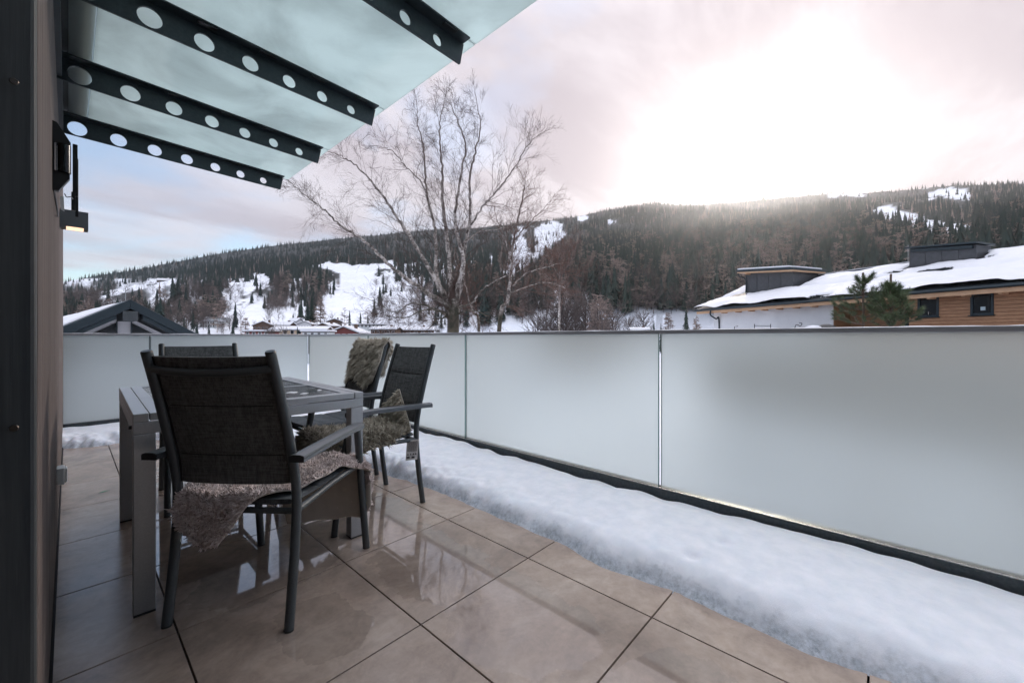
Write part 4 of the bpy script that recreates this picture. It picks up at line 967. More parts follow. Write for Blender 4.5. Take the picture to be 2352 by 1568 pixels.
for a_ in [(688,771,112,14,5,150,'cream',6,'long yellow block with snowy roof and paired windows',.3,False,1,7),
 (725,772,60,9,3,110,'grey',4,'low pale flat-roofed building right of the yellow block',.6,True,1,4),
 (590,772,60,10,3,120,'red',-4,'low dark red flat-roofed building left of the yellow block',.6,True,1,4),
 (604,757,40,9,9,190,'brown',20,'brown steep-roofed house behind the yellow block',1.0),
 (650,754,36,7,6,200,'brown',-12,'small brown house with a snowy roof above the yellow block',.5),
 (700,752,30,7,6,205,'white',10,'small white gabled house above the village centre',1.0),
 (742,757,34,8,6,180,'brown',-18,'brown chalet in the middle of the village',1.0),
 (672,743,30,5,6,220,'white',-25,'white gabled chalet highest in the village, left one',.5),
 (768,745,32,6,6,215,'brown',24,'brown chalet highest in the village, right one',1.0),
 (790,770,66,5,13,120,'red',0,'dark red gabled house just above the railing',1.0),
 (765,772,46,6,2,135,'grey',0,'long low shed beside the dark red gabled house',.5,True,1,4),
 (845,752,70,6,2,200,'grey',3,'pale long hall at the foot of the ski slope',.3,True,1,8),
 (880,766,60,9,4,140,'brown',-8,'brown house half hidden by the birch twigs',.5),
 (955,767,80,9,5,150,'brown',8,'long brown barn behind the big birch',.4),
 (1325,767,66,8,4,130,'brown',4,'brown barn with a snowy roof behind the bushes right of the birches',.4),
 (628,766,24,6,7,150,'brown',30,'little brown roof between the bare trees',1.0),
 (1470,762,40,4,3,150,'brown',-5,'low barn roof behind the railing left of the white house',.5),
 ]:
    village_house(*a_)
village_house(490,744,44,13,2,236,'grey',-16,'upper terraced flats with balconies, pale grey, on the slope',.5,True,2,6,'terraced flats on the slope')
village_house(476,753,46,15,2,225,'grey',-16,'lower terraced flats with balconies, pale grey, on the slope',.5,True,2,6,'terraced flats on the slope')
for a_ in [(373,647,22,4,4,900,'brown',15,'brown farmhouse on the upper left meadow, right one',.5),(345,656,18,3,4,860,'white',-10,'snow covered farmhouse on the upper left meadow, left one',.5),
           (1870+440,516,10,2,2,1200,'brown',0,'tiny hut on the far right ski meadow, lower one',.5),(2075,478,10,3,2,1300,'brown',10,'tiny hut on the far right ski meadow, upper one',.5),(758,636,14,2,3,560,'brown',0,'little farmhouse on the crest of the ski slope',.5)]:
    village_house(*a_, False, 1, 3, 'farmhouses on the mountainside')
# ------------------------------------------------------------------ GABLE ROOF HOUSE (left)
gb = empty('gabled_house', cf(-11.4, 12, -6)); tag(gb, 'dark metal-edged gable house with snow on its roof behind the left railing', 'house')
ed, gd = Vector((-.795, .606)), Vector((.606, .795))
def gp(k, l, h_): p = Vector((-11.4, 12))+gd*k+ed*l; return cf(p.x, p.y, h_)
sl = .62; AP = 1.10
def rake(side, l0, l1, off, thick, mat_, name, kmax, parent=gb):
    mb = MB(); a = [gp(0, l0, AP-off), gp(side*kmax, l0, AP-off-sl*kmax), gp(side*kmax, l0, AP-off-sl*kmax-thick), gp(0, l0, AP-off-thick)]
    mb.prism(a, gp(0, l1, 0)-gp(0, l0, 0)); return world_child(mb.build(name, mat_, bevel=.01), parent)
dark = mat('anthracite_metal', (.022,.034,.042), .38, .4)
for s in (-1, 1):
    rake(s, -.55, -.50, 0, .27, dark, 'fascia', 2.9); rf = rake(s, -.495, 14, .01, .05, dark, 'roof', 3.4)
    rake(s, -.10, .25, .065, .22, M['wood_dark'], 'rafter', 2.9)
    a = MB(); a.prism([gp(s*.28, -.50, AP-.28-sl*.28), gp(s*2.9, -.50, AP-.28-sl*2.9), gp(s*2.9, -.50, AP-.40-sl*2.9), gp(s*.28, -.5, AP-.40-sl*.28)], gp(0, .35, 0)-gp(0, 0, 0)); world_child(a.build('soffit_board', dark), gb)
mb = MB(); mb.prism([gp(0, .3, AP-.42), gp(2.4, .3, AP-.42-sl*2.4), gp(2.4, .3, -9.5), gp(-2.4, .3, -9.5), gp(-2.4, .3, AP-.42-sl*2.4)], gp(0, 9, 0)-gp(0, 0, 0)); world_child(mb.build('wall', mat('pale_render', (.48,.48,.50), .8)), gb)
for s in (-1, 1):
    mb = MB(); mb.prism([gp(s*.17, .29, AP-.66), gp(s*1.75, .29, AP-.66-sl*1.62), gp(s*.17, .29, AP-.66-sl*1.62)], gp(0, -.012, 0)-gp(0, 0, 0)); wd = world_child(mb.build('window', M['glass_dark']), gb)
    mb = MB(); mb.prism([gp(s*.145, .27, AP-.60), gp(s*.175, .27, AP-.61), gp(s*.175, .27, AP-.66-sl*1.62), gp(s*.145, .27, AP-.66-sl*1.62)], gp(0, -.02, 0)-gp(0, 0, 0)); world_child(mb.build('frame', dark), wd)
mb = MB(); mb.prism([gp(-.16, .30, AP-.34), gp(.16, .30, AP-.34), gp(.16, .30, AP-.62), gp(-.16, .30, AP-.62)], gp(0, -.9, 0)-gp(0, 0, 0)); world_child(mb.build('ridge_beam', M['wood_dark'], bevel=.01), gb)
mb = MB(); mb.tube([gp(0, .1, AP), gp(0, .1, AP+.34)], .008, 6); world_child(mb.build('lightning_rod', M['alu']), gb)
# snow on its left slope, leaving the metal edge clear, and on the lower right
for s, l0, k0, k1, th_ in ((-1, .15, .12, 3.2, .07), (1, .8, .5, 3.2, .05)):
    n1_, n2_ = 26, 60; V = []; 
    for i in range(n1_+1):
        for j in range(n2_+1):
            k = k0+(k1-k0)*i/n1_; l = l0+(13-l0)*(j/n2_)**1.6; e = min(1, i/3, j/3, (n1_-i)/3)**.5
            V.append(tuple(gp(s*k, l+.12*mn.noise((k*2, 1, 3)), AP-sl*k+.004+th_*e*(1+.4*mn.noise((k*1.5, l, 4))))))
    F = [(i*(n2_+1)+j, i*(n2_+1)+j+1, (i+1)*(n2_+1)+j+1, (i+1)*(n2_+1)+j) for i in range(n1_) for j in range(n2_)]
    world_child(npmesh('roof_snow', V, F, M['snow_roof'], smooth=True), gb)
# ------------------------------------------------------------------ TIMBER HOUSE (right)
th_ = empty('timber_house', cf(15, 32.6, -8)); tag(th_, 'larch-boarded house with white end wall and thick roof snow behind the right railing', 'house')
DX, DZ = .3337, -.9427; NX, NZ = .9427, .3337; NP = 25.03
def hp(t, s, h_): return cf(15+DX*t+NX*s, 32.6+DZ*t+NZ*s, h_)
def tpx(px_, s):
    r = (px_-1176)/933; z_ = (NP+s)/(NX*r+NZ); x_ = r*z_; return (x_-15)*DX+(z_-32.6)*DZ, z_
def hh_at(px_, py_, s): t, z_ = tpx(px_, s); return (775.4-py_)/933*z_
def hbox(mb, t0, t1, s0, s1, h0, h1):
    vs = [hp(t0,s0,h0), hp(t1,s0,h0), hp(t1,s1,h0), hp(t0,s1,h0), hp(t0,s0,h1), hp(t1,s0,h1), hp(t1,s1,h1), hp(t0,s1,h1)]
    mb.add(vs, [(3,2,1,0),(4,5,6,7),(0,1,5,4),(1,2,6,5),(2,3,7,6),(3,0,4,7)])
HG, RS = 2.2, 2.2/6.0; T1 = 25
larch = wood('larch_boards', (.25,.12,.060), (.45,.25,.14), (.3,.3,3), 2.4, .65, .3)
larch_light = wood('larch_fresh', (.46,.27,.15), (.62,.40,.25), (.3,.3,2), 2, .6, .2)
whitew = vary(mat('white_render', rough=.85), (.60,.61,.63), (.68,.69,.71), .8)
SW = .75                                           # wall set back under the eaves
tw0 = tpx(1640, SW)[0]; tw1 = tpx(1914, SW)[0]; tl1 = tpx(2088, SW)[0]; tEnd = T1
hb = HG-.30
mb = MB(); hbox(mb, tw0, tw1, SW, 11, -9.5, HG+.0); world_child(mb.build('white_wall', whitew), th_)
mb = MB(); hbox(mb, tw0, tw0+.02, .0, .01, 0, 0.01)
# boarded wall: separate lapped boards around window openings
win = []
for a, b_, yt, yb in ((2108, 2157, 680, 728), (2229, 2283, 672, 723)):
    t0, z0 = tpx(a, SW); t1, z1 = tpx(b_, SW); hm0 = hh_at((a+b_)/2, yt, SW); hm1 = hh_at((a+b_)/2, yb, SW); win.append((t0, t1, hm1, hm0))
mb = MB(); bh_ = .155; k = 0; hcur = -4.0
while hcur < hb+.25:
    segs = [(tl1, tEnd)]
    for (a, b_, c0, c1) in win:
        if hcur+bh_ > c0 and hcur < c1:
            ns = []
            for s0, s1 in segs:
                if b_ <= s0 or a >= s1: ns.append((s0, s1))
                else:
                    if a > s0: ns.append((s0, a))
                    if b_ < s1: ns.append((b_, s1))
            segs = ns
    for s0, s1 in segs: hbox(mb, s0, s1, SW, SW+.04, hcur+.006, hcur+bh_-.006)
    hcur += bh_
world_child(mb.build('larch_cladding', larch, bevel=.006), th_)
mb = MB(); hbox(mb, tl1, tEnd, SW+.06, 11, -9.5, HG); world_child(mb.build('wall_core', mat('core_dark', (.03,.02,.015), .9)), th_)
mb = MB(); hbox(mb, tw1+.01, tl1, SW+1.5, 11, -9.5, HG); world_child(mb.build('loggia_back', larch), th_)
mb = MB(); hbox(mb, tw1+.003, tw1+.03, SW+.03, SW+1.5, -9.5, HG-.02); world_child(mb.build('loggia_side', larch), th_)
mb = MB(); hbox(mb, tl1-.9, tl1-.1, SW+1.46, SW+1.49, -.6, 1.35); lw = world_child(mb.build('loggia_window', M['glass_dark']), th_)
for (a, b_, c0, c1) in win:
    mb = MB(); f_ = .085; hbox(mb, a, b_, SW+.02, SW+.055, c0+f_, c0+f_+.001)
    wn_ = MB(); hbox(wn_, a+f_, b_-f_, SW+.03, SW+.05, c0+f_, c1-f_); wo_ = world_child(wn_.build('window', M['glass_dark']), th_)
    mb = MB(); hbox(mb, a, a+f_, SW-.03, SW+.055, c0, c1); hbox(mb, b_-f_, b_, SW-.03, SW+.055, c0, c1); hbox(mb, a+f_, b_-f_, SW-.03, SW+.055, c0, c0+f_); hbox(mb, a+f_, b_-f_, SW-.03, SW+.055, c1-f_, c1); world_child(mb.build('frame', dark, bevel=.01), wo_)
    mb = MB(); hbox(mb, a-.05, b_+.05, SW-.09, SW+.0, c0-.04, c0-.003); world_child(mb.build('sill', dark), wo_)
# ornaments in the windows
a, b_, c0, c1 = win[0]
mb = MB(); mb.tube([hp((a+b_)/2, SW+.026, c0+.12+.05*i) for i in range(4)], [.05, .10, .09, .03], 12, flat=.15); tag(mb.build('window_ornament', mat('ornament_white', (.6,.55,.53), .6), smooth=60), 'white ornament in the left window of the timber house', 'ornament')
a, b_, c0, c1 = win[1]
mb = MB(); hbox(mb, (a+b_)/2-.05, (a+b_)/2+.10, SW+.022, SW+.028, c0+.2, c0+.36); tag(mb.build('paper_note', mat('note', (.5,.6,.65), .7)), 'pale note stuck inside the right window of the timber house', 'note')
# balcony rails
bal = empty('timber_balcony', hp(tw1, SW-.6, -.3)); tag(bal, 'larch balcony rail with grey seat backs below the windows', 'balcony')
t_a, t_b = tpx(1912, SW-.55)[0], tpx(2140, SW-.55)[0]
for h0, h1 in ((.24, .30), (-.05, .14), (-.40, -.12)):
    mb = MB(); hbox(mb, t_a, t_b+.3, SW-.60, SW-.55, h0+.12, h1+.12); world_child(mb.build('rail_board', larch_light, bevel=.008), bal)
for t_ in np.linspace(t_a+.1, t_b+.2, 6):
    mb = MB(); hbox(mb, t_, t_+.08, SW-.545, SW-.47, -.6, .40); world_child(mb.build('baluster', larch), bal)
for k in range(2):
    tt = tpx(2092+50*k, SW-.4)[0]; mb = MB(); hbox(mb, tt, tt+.75, SW-.44, SW-.38, .05, .36); tag(mb.build('seat_back', mat('seat_grey', (.28,.30,.33), .7), bevel=.02), 'grey chair back standing behind the larch balcony rail, ' + ('left one' if k == 0 else 'right one'), 'seat', 'seat backs on the balcony')
# eaves: fascia, rafters, gutter, downpipe
mb = MB(); hbox(mb, -.35, T1, .10, .16, HG-.30, HG-.09); world_child(mb.build('fascia', larch_light, bevel=.006), th_)
mb = MB(); hbox(mb, -.35, T1, .165, SW+.4, HG-.10, HG-.07); world_child(mb.build('eaves_boarding', larch_light), th_)
for px_ in (1660,1692,1722,1752,1786,1825,1866,1925,1990,2060,2135,2215,2300):
    t_ = tpx(px_, .3)[0]; mb = MB(); hbox(mb, t_-.06, t_+.06, .20, SW-.005, HG-.36, HG-.105); world_child(mb.build('rafter', larch_light, bevel=.006), th_)
mb = MB(); mb.tube([hp(-.5, .02, HG-.03), hp(T1, .02, HG-.03)], .075, 12); g_ = world_child(mb.build('gutter', dark, smooth=50), th_)
mb = MB(); hbox(mb, -.5, T1, .0, .45, HG+.04, HG+.075); world_child(mb.build('eaves_flashing', dark), g_)
t_ = tpx(1632, .0)[0]
mb = MB(); mb.tube(catmull([hp(t_, .02, HG-.05), hp(t_, .02, HG-.45), hp(t_+.12, .45, HG-.75), hp(t_+.18, SW-.08, HG-.95), hp(t_+.18, SW-.08, -3)], 6), .055, 10); world_child(mb.build('downpipe', dark, smooth=50), th_)
# roof deck, ridge, verge
def roofp(t, s, dh=0): return hp(t, s, HG+.0+RS*s+dh)
mb = MB(); mb.add([roofp(-.5, 0, .02), roofp(T1, 0, .02), roofp(T1, 6, .02), roofp(-.5, 6, .02), roofp(-.5, 0, -.08), roofp(T1, 0, -.08), roofp(T1, 6, -.08), roofp(-.5, 6, -.08)], [(0,1,2,3),(7,6,5,4),(0,3,7,4),(1,5,6,2),(3,2,6,7),(0,4,5,1)])
mb.add([hp(-.5, 6, HG+RS*6+.02), hp(T1, 6, HG+RS*6+.02), hp(T1, 12, HG+.02), hp(-.5, 12, HG+.02)], [(0,1,2,3)]); world_child(mb.build('roof', mat('roof_sheet', (.12,.13,.14), .4, .6)), th_)
mb = MB(); hbox(mb, -.5, T1, 5.9, 6.2, HG+RS*6-.0, HG+RS*6+.17); world_child(mb.build('ridge_cap', dark), th_)
mb = MB(); hbox(mb, -.5, T1, 5.86, 6.25, HG+RS*6+.172, HG+RS*6+.21); world_child(mb.build('ridge_snow', M['snow_roof']), th_)
# roof snow with melted hollows round the dormers
d1 = (tpx(1714, 3.3)[0], tpx(1822, 3.3)[0]); d2 = (tpx(2090, 4.5)[0], tpx(2243, 4.5)[0])
nt1, ns1 = 420, 110; ts_ = np.linspace(-.62, T1, nt1); ss = np.linspace(-.02, 5.86, ns1)
TG, SG_ = np.meshgrid(ts_, ss, indexing='ij')
nA = fbm(TG/1.6, SG_/1.1, 21, 4); nB = fbm(TG/.5, SG_/.5, 31, 3)
dd = np.minimum(np.minimum(SG_+.12+.05*np.clip(nA, -1, .6), 5.86-SG_-.08), TG+.62-.0)
step = .17*np.exp(-((SG_-3.15-.5*fbm(TG/3, TG*0, 4, 3))/.28)**2)
for (a, b_), s0, s1, px0 in ((d1, 3.3, 5.7, 1), (d2, 4.5, 5.6, 0)):
    q = np.maximum(np.maximum(a-.25-TG, TG-b_-(.45 if px0 else .25)), np.maximum(s0-.12-SG_, SG_-s1))+.14*nA
    dd = np.minimum(dd, q)
for (ta, tb_, sa) in ((tpx(1860,.3)[0], tpx(1905,.3)[0], .22), (tpx(1685,3.2)[0], tpx(1716,3.2)[0], 2.9), (tpx(2040,4)[0], tpx(2085,4.3)[0], 3.9), (tpx(2110,3.6)[0], tpx(2190,3.6)[0], 3.4), (tpx(2252,4.6)[0], tpx(2285,4.6)[0], 4.5)):
    q = np.sqrt(((TG-(ta+tb_)/2)/((tb_-ta)/2+.01))**2+((SG_-sa)/.22)**2)-1+.25*nB; dd = np.minimum(dd, q*.22)
hs = (.20+.075*nA)*np.clip(dd/.14, 0, 1)**.45-step*np.clip(dd/.2, 0, 1)+.006*nB
ok = dd > 0
P_ = cfn(15+DX*TG+NX*SG_, 32.6+DZ*TG+NZ*SG_, HG+.06+RS*SG_+np.maximum(hs, -.01))
idx = -np.ones(ok.shape, int); idx[ok] = np.arange(ok.sum()); q = ok[:-1,:-1] & ok[1:,:-1] & ok[1:,1:] & ok[:-1,1:]
world_child(npmesh('roof_snow', P_[ok], np.stack([idx[:-1,:-1][q], idx[1:,:-1][q], idx[1:,1:][q], idx[:-1,1:][q]], 1), M['snow_roof'], smooth=True), th_)
zinc = vary(mat('zinc_cladding', rough=.5, metal=.2), (.050,.053,.060), (.072,.075,.082), 6)
def dormer(a, b_, s0, s1, htop_f, htop_b, snow_, name, lean=0):
    hb0 = HG+RS*s0-.1; mb = MB()
    vs = [hp(a,s0,hb0), hp(b_,s0,hb0), hp(b_,s1,HG+RS*s1-.1), hp(a,s1,HG+RS*s1-.1), hp(a,s0,htop_f), hp(b_,s0,htop_b), hp(b_,s1,htop_b), hp(a,s1,htop_f)]
    mb.add(vs, [(3,2,1,0),(4,5,6,7),(0,1,5,4),(1,2,6,5),(2,3,7,6),(3,0,4,7)])
    o = world_child(mb.build(name, zinc, bevel=.01), th_)
    mb = MB(); n_ = 4
    for k in range(n_+1):
        t = a+(b_-a)*k/n_; ht = htop_f+(htop_b-htop_f)*k/n_; hbox(mb, t-.012, t+.012, s0-.022, s0-.002, hb0, ht-.02)
    hbox(mb, a, b_, s0-.018, s0-.003, hb0+.38, hb0+.395); world_child(mb.build('seam', zinc), o); return o
hf = hh_at(1712, 627, 3.3); hbk = hh_at(1822, 622, 3.3)
o1 = dormer(*d1, 3.3, 5.9, hf-.06, hbk-.06, True, 'dormer')
ro = .35
def slab4(mb, a, b_, s0, s1, fa, fb, t):   # sloping slab between heights fa (at a) and fb (at b)
    vs = [hp(a,s0,fa), hp(b_,s0,fb), hp(b_,s1,fb), hp(a,s1,fa)]; vs += [v+Vector((0,0,t)) for v in vs]; mb.add(vs, [(3,2,1,0),(4,5,6,7),(0,1,5,4),(1,2,6,5),(2,3,7,6),(3,0,4,7)])
ga = (hbk-hf)/(d1[1]-d1[0])
mb = MB(); slab4(mb, d1[0]-ro, d1[1]+ro, 2.75, 6.1, hf-.06-ga*ro, hbk-.06+ga*ro, .10); world_child(mb.build('dormer_soffit', larch_light), o1)
mb = MB(); slab4(mb, d1[0]-ro-.06, d1[1]+ro+.06, 2.69, 6.15, hf+.045-ga*ro, hbk+.045+ga*ro, .16); world_child(mb.build('dormer_fascia', dark, bevel=.01), o1)
mb = MB(); slab4(mb, d1[0]-ro, d1[1]+ro*.4, 2.74, 6.1, hf+.21-ga*ro, hbk+.21, .12); world_child(mb.build('dormer_snow', M['snow_roof'], bevel=.05), o1)
for k in range(4):
    t_ = d1[0]+(d1[1]-d1[0])*(k+.3)/4; mb = MB(); hbox(mb, t_, t_+.12, 2.85, 3.29, hf-.20, hf-.065+ga*(t_-d1[0])*.5); world_child(mb.build('rafter', larch_light), o1)
mb = MB(); ta = d1[0]-.12; mb.tube(catmull([hp(ta-.1, 2.75, hf-.05), hp(ta-.05, 2.8, hf-.3), hp(ta+.16, 3.2, hf-.55), hp(ta+.17, 3.22, HG+RS*3.2+.1)], 5), .045, 8); world_child(mb.build('downpipe', dark, smooth=50), o1)
hf2 = hh_at(2085, 570, 4.5); hb2 = hh_at(2250, 558, 4.5)
o2 = dormer(*d2, 4.5, 5.9, hf2-.05, hb2-.05, False, 'roof_housing')
g2_ = (hb2-hf2)/(d2[1]-d2[0])
mb = MB(); slab4(mb, d2[0]-.12, d2[1]+.12, 4.28, 6.0, hf2-.05, hb2-.03, .10); world_child(mb.build('cap_plate', dark, bevel=.01), o2)
mb = MB(); slab4(mb, d2[0]+.1, d2[1]-.1, 4.38, 4.48, hf2-.28, hb2-.24, .16); world_child(mb.build('louvre', dark), o2)
for px_, s, y0, y1 in ((2450/2352*1000+0, 5.9, 0, 0),):
    pass
for px_, yt in ((2099/1.0-13, 540), (2102-226, 595)):
    t_, z_ = tpx(px_, 6.0); h1_ = (775.4-yt*1.0+45 if False else 775.4-yt)/933*z_; b0 = HG+RS*6+.18
    mb = MB(); mb.tube([hp(t_, 6.0, b0), hp(t_, 6.0, max(b0+.5, h1_*1.0-.6))], .012, 6); tag(mb.build('lightning_rod', M['alu']), 'thin metal rod on the snowy ridge, ' + ('beside the dark roof housing' if px_ > 2000 else 'between the dormer and the dark roof housing'), 'rod')
# snow guards on the roof
for px_a, px_b, s in ((1860, 1906, .32), (2110, 2190, 3.35)):
    a, b_ = tpx(px_a, s)[0], tpx(px_b, s)[0]; mb = MB()
    for dz in (.12, .20): mb.tube([roofp(a, s, dz), roofp(b_, s, dz)], .018, 6)
    world_child(mb.build('snow_guard', dark), th_)
# things on the neighbour's terrace
nb_t = empty('neighbour_terrace', hp(9, -2, -.6)); tag(nb_t, 'dark terrace block in front of the larch-boarded house, seen blurred through the railing glass', 'terrace')
mb = MB(); hbox(mb, 5.5, 19, -5.2, SW-.9, -3.9, -.7); world_child(mb.build('parapet', mat('slate_parapet', (.05,.055,.06), .7)), nb_t)
mb = MB(); hbox(mb, 5.8, 18.7, -4.9, SW-.9, -9.5, -3.903); world_child(mb.build('wall', whitew), nb_t)
mb = MB(); hbox(mb, 5.4, 19.1, -5.3, SW-.85, -.697, -.6); world_child(mb.build('deck', M['wood_grey']), nb_t)
cv = empty('covered_grill', cf(0,0,0)); bpt = at(1898, 752, 21); cv.location = bpt; tag(cv, 'black covered rounded object beside the timber balcony', 'cover')
mb = MB(); mb.tube([(0,0,-1.12), (0,0,-.05), (0,0,.10), (0,0,.17)], [.42,.44,.36,.12], 20); mb.build('tarp', M['black'], cv, smooth=60)
bpt = at(1868, 752, 20.5); mb = MB(); mb.tube([(0,0,-1.1), (0,0,.02), (0,0,.08), (0,0,.11)], [.32,.33,.24,.05], 18); o = mb.build('snow_heap', M['snow_roof'], smooth=60, loc=bpt); tag(o, 'rounded snow cap beside the black covered object', 'snow')
rk = empty('railing_hoops', at(1790, 752, 24)); tag(rk, 'thin black metal handles showing above the cap rail before the white wall', 'handles')
mb = MB(); z_ = 24
P0 = rk.location
def hk(px_, py_): return at(px_, py_, z_)-P0
mb.tube([hk(1733, 799), hk(1733, 744)], .02, 6); mb.tube([hk(1733, 748), hk(1770, 748)], .015, 6); mb.tube([hk(1770, 799), hk(1770, 744)], .02, 6)
mb.tube([hk(1687, 799), hk(1687, 750), hk(1695, 749)], .02, 6); mb.tube(catmull([hk(1826, 799), hk(1826, 752), hk(1832, 746), hk(1838, 749), hk(1842, 743), hk(1836, 741)], 4), .02, 6)
mb.build('handle', M['black'], rk)
# ------------------------------------------------------------------ BIRCHES
bark = mat('birch_bark', rough=.75); nt, b_ = pb(bark); v = geo(nt)
f = noisen(nt, mapping(nt, v, (1, 1, .7)), 3.5, 6, .7); g = noisen(nt, mapping(nt, v, (1.2, 1.2, 9)), 5, 3, .6)
sp = N(nt, 'ShaderNodeSeparateXYZ'); L(nt, v, sp.inputs[0])
lowd = ramp(nt, val(nt, 'ADD', val(nt, 'MULTIPLY', sp.outputs[2], .12), val(nt, 'MULTIPLY', f, .35)), [(.42, 1.0), (.58, 0.0)])
c = ramp(nt, val(nt, 'ADD', val(nt, 'MULTIPLY', f, .6), val(nt, 'MULTIPLY', g, .4)), [(.42, (.05,.042,.038)), (.49, (.22,.19,.17)), (.54, (.50,.46,.43))])
hi_ = ramp(nt, sp.outputs[2], [(.0, 0.0), (1.0, 1.0)]); hi_ = ramp(nt, val(nt, 'DIVIDE', sp.outputs[2], 12.0), [(.42, 0.0), (.75, .8)]); c = mixc(nt, hi_, c, (.085,.062,.055))
L(nt, mixc(nt, lowd, c, ramp(nt, f, [(.4, (.03,.03,.018)), (.6, (.09,.075,.05))])), b_.inputs['Base Color'])
twig = mat('birch_twigs', (.062,.038,.031), .8)
twig2 = mat('red_birch_twigs', (.10,.048,.034), .8)
def r2(p): return (627.2+.4*p[0], 156.8+.4*p[1])
def birch(name, label, stems, z_, rscale, twm, seed, levels=3, dens=1.0, leaf=False):
    rd = random.Random(seed); base = at(*r2(stems[0][0][0]), z_); base.z = EYE-8.6
    r = empty(name, base); tag(r, label, 'tree')
    tr = MB(); br = MB(); leafpts = []
    def grow(p, d, ln, rad, lev, sag):
        """a wandering branch with side shoots"""
        n = 5 if lev < 3 else 3; pts = [p]; dirs = [d]; q = p.copy(); dd_ = d.copy(); st = ln/n
        for k in range(n):
            dd_ = (dd_+Vector((rd.gauss(0, .13), rd.gauss(0, .13), rd.gauss(0, .10)+sag))).normalized(); q = q+dd_*st; pts.append(q.copy()); dirs.append(dd_.copy())
        rads = [max(.0024, rad*(1-.8*k/n))*z_/18 for k in range(n+1)]
        br.tube(pts, rads, 4 if lev < 2 else 3, cap=False)
        if lev >= levels: 
            if rd.random() < .5: leafpts.append(pts[-1])
            return
        m_ = {1: 6, 2: 5}.get(lev, 4)
        m_ = max(2, int(m_*dens))
        for k in range(m_):
            f = rd.uniform(.18, 1)*n; i = min(int(f), n-1); pp = pts[i].lerp(pts[i+1], f-i); dv = dirs[i+1]
            side = dv.cross(Vector((rd.gauss(0,1), rd.gauss(0,1), rd.gauss(0,1)))).normalized()
            nd = (dv*.85+side*.62+Vector((0,0,.14))).normalized()
            grow(pp, nd, ln*rd.uniform(.36, .6), rad*.5, lev+1, sag*1.2+.0)
    for pts2, r0, r1, dz in stems:
        P = [at(*r2(p), z_+dz*(i/(len(pts2)-1))**1.2) for i, p in enumerate(pts2)]
        if pts2[0][1] >= 1900: P[0] = Vector((P[0].x, P[0].y, EYE-9.3))
        C = catmull(P, 7)
        C = [c+Vector((rd.gauss(0,.02), rd.gauss(0,.02), rd.gauss(0,.02)))*(0 if i in (0,) else 1) for i, c in enumerate(C)]
        n = len(C); rads = [(r0+(r1-r0)*(i/(n-1))**.75)*rscale for i in range(n)]
        tr.tube(C, rads, 10)
        tot = sum((C[i+1]-C[i]).length for i in range(n-1)); nbr = int(tot*4.6*dens)
        for k in range(nbr):
            f = (rd.uniform(.16, .995)**.85)*(n-1); i = min(int(f), n-2); p = C[i].lerp(C[i+1], f-i); d = (C[i+1]-C[i]).normalized()
            side = d.cross(Vector((rd.gauss(0,1), rd.gauss(0,1), rd.gauss(0,.6)))).normalized()
            nd = (d*.80+side*.72+Vector((0,0,.05))).normalized(); t = f/(n-1)
            grow(p, nd, (2.1-1.25*t)*rd.uniform(.5, 1.15)*z_/18, .012*(1.3-t), 1, .012)
        grow(C[-1], (C[-1]-C[-3]).normalized(), .8, r1*rscale, 1, .0)
    world_child(tr.build('trunk', bark, smooth=70), r)
    # remaining catkins and buds on the shoot tips
    for p in leafpts:
        s = rd.uniform(.012, .024); d = Vector((rd.gauss(0,.4), rd.gauss(0,.4), -1)).normalized()
        a = d.orthogonal().normalized()*s*.5; b = d.cross(a); e = p+d*s*1.6
        br.add([p, p+a+d*s*.6, p+b+d*s*.6, p-a+d*s*.6, e], [(0,1,2),(0,2,3),(0,3,1),(1,4,2),(2,4,3),(3,4,1)])
    me = npmesh  # crown built as a plain mesh
    cr = bpy.data.meshes.new('crown'); cr.from_pydata(br.v, [], br.f); cr.materials.append(twm); cr.polygons.foreach_set('use_smooth', [True]*len(cr.polygons)); cr.update()
    o = bpy.data.objects.new('crown', cr); COL.objects.link(o); world_child(o, r)
    return r
S1 = [
 ([(1030,1900),(1035,1500),(1040,1400),(1035,1325)], .30, .21, 0),
 ([(1025,1395),(960,1330),(900,1300),(830,1250),(700,1160),(600,1060),(520,990),(400,910),(300,820),(200,740),(90,650)], .13, .012, -3.5),
 ([(1025,1370),(990,1320),(935,1225),(850,1070),(760,930),(700,840),(620,720),(520,600),(420,520),(330,480)], .14, .012, -1.5),
 ([(1030,1345),(1020,1250),(1010,1100),(990,900),(970,750),(975,600),(960,450),(960,300),(990,170)], .15, .010, 1.2),
 ([(1015,1370),(980,1290),(940,1200),(935,1000),(920,880),(880,700),(870,520),(850,400),(830,300),(820,180)], .12, .010, 2.2),
 ([(880,700),(830,630),(760,560),(690,480),(620,450)], .035, .010, -1.0),
 ([(1045,1340),(1070,1230),(1090,1100),(1060,960),(1045,850),(1080,600),(1105,440),(1060,300),(1010,190)], .13, .010, -1.2),
 ([(1050,1340),(1085,1200),(1100,1050),(1130,870),(1130,650),(1160,480),(1190,330),(1160,150)], .13, .010, .8),
 ([(1110,950),(1200,800),(1290,700),(1380,580),(1450,460),(1510,390)], .055, .010, -1.8),
 ([(1060,1370),(1150,1340),(1200,1270),(1300,1210),(1420,1160)], .05, .010, -2.0),
 ([(1100,1000),(1180,940),(1260,930),(1350,910)], .03, .008, 2.0),
 ([(1010,1440),(960,1400),(880,1385),(760,1430),(640,1420)], .06, .010, -2.5),
 ([(1010,1410),(900,1370),(790,1350),(700,1400),(560,1330)], .05, .010, -1.0),
 ([(1045,1420),(1120,1390),(1180,1400),(1260,1440)], .045, .010, -1.5),
 ([(1000,1430),(940,1440),(900,1490),(860,1520)], .04, .008, 1.0),
]
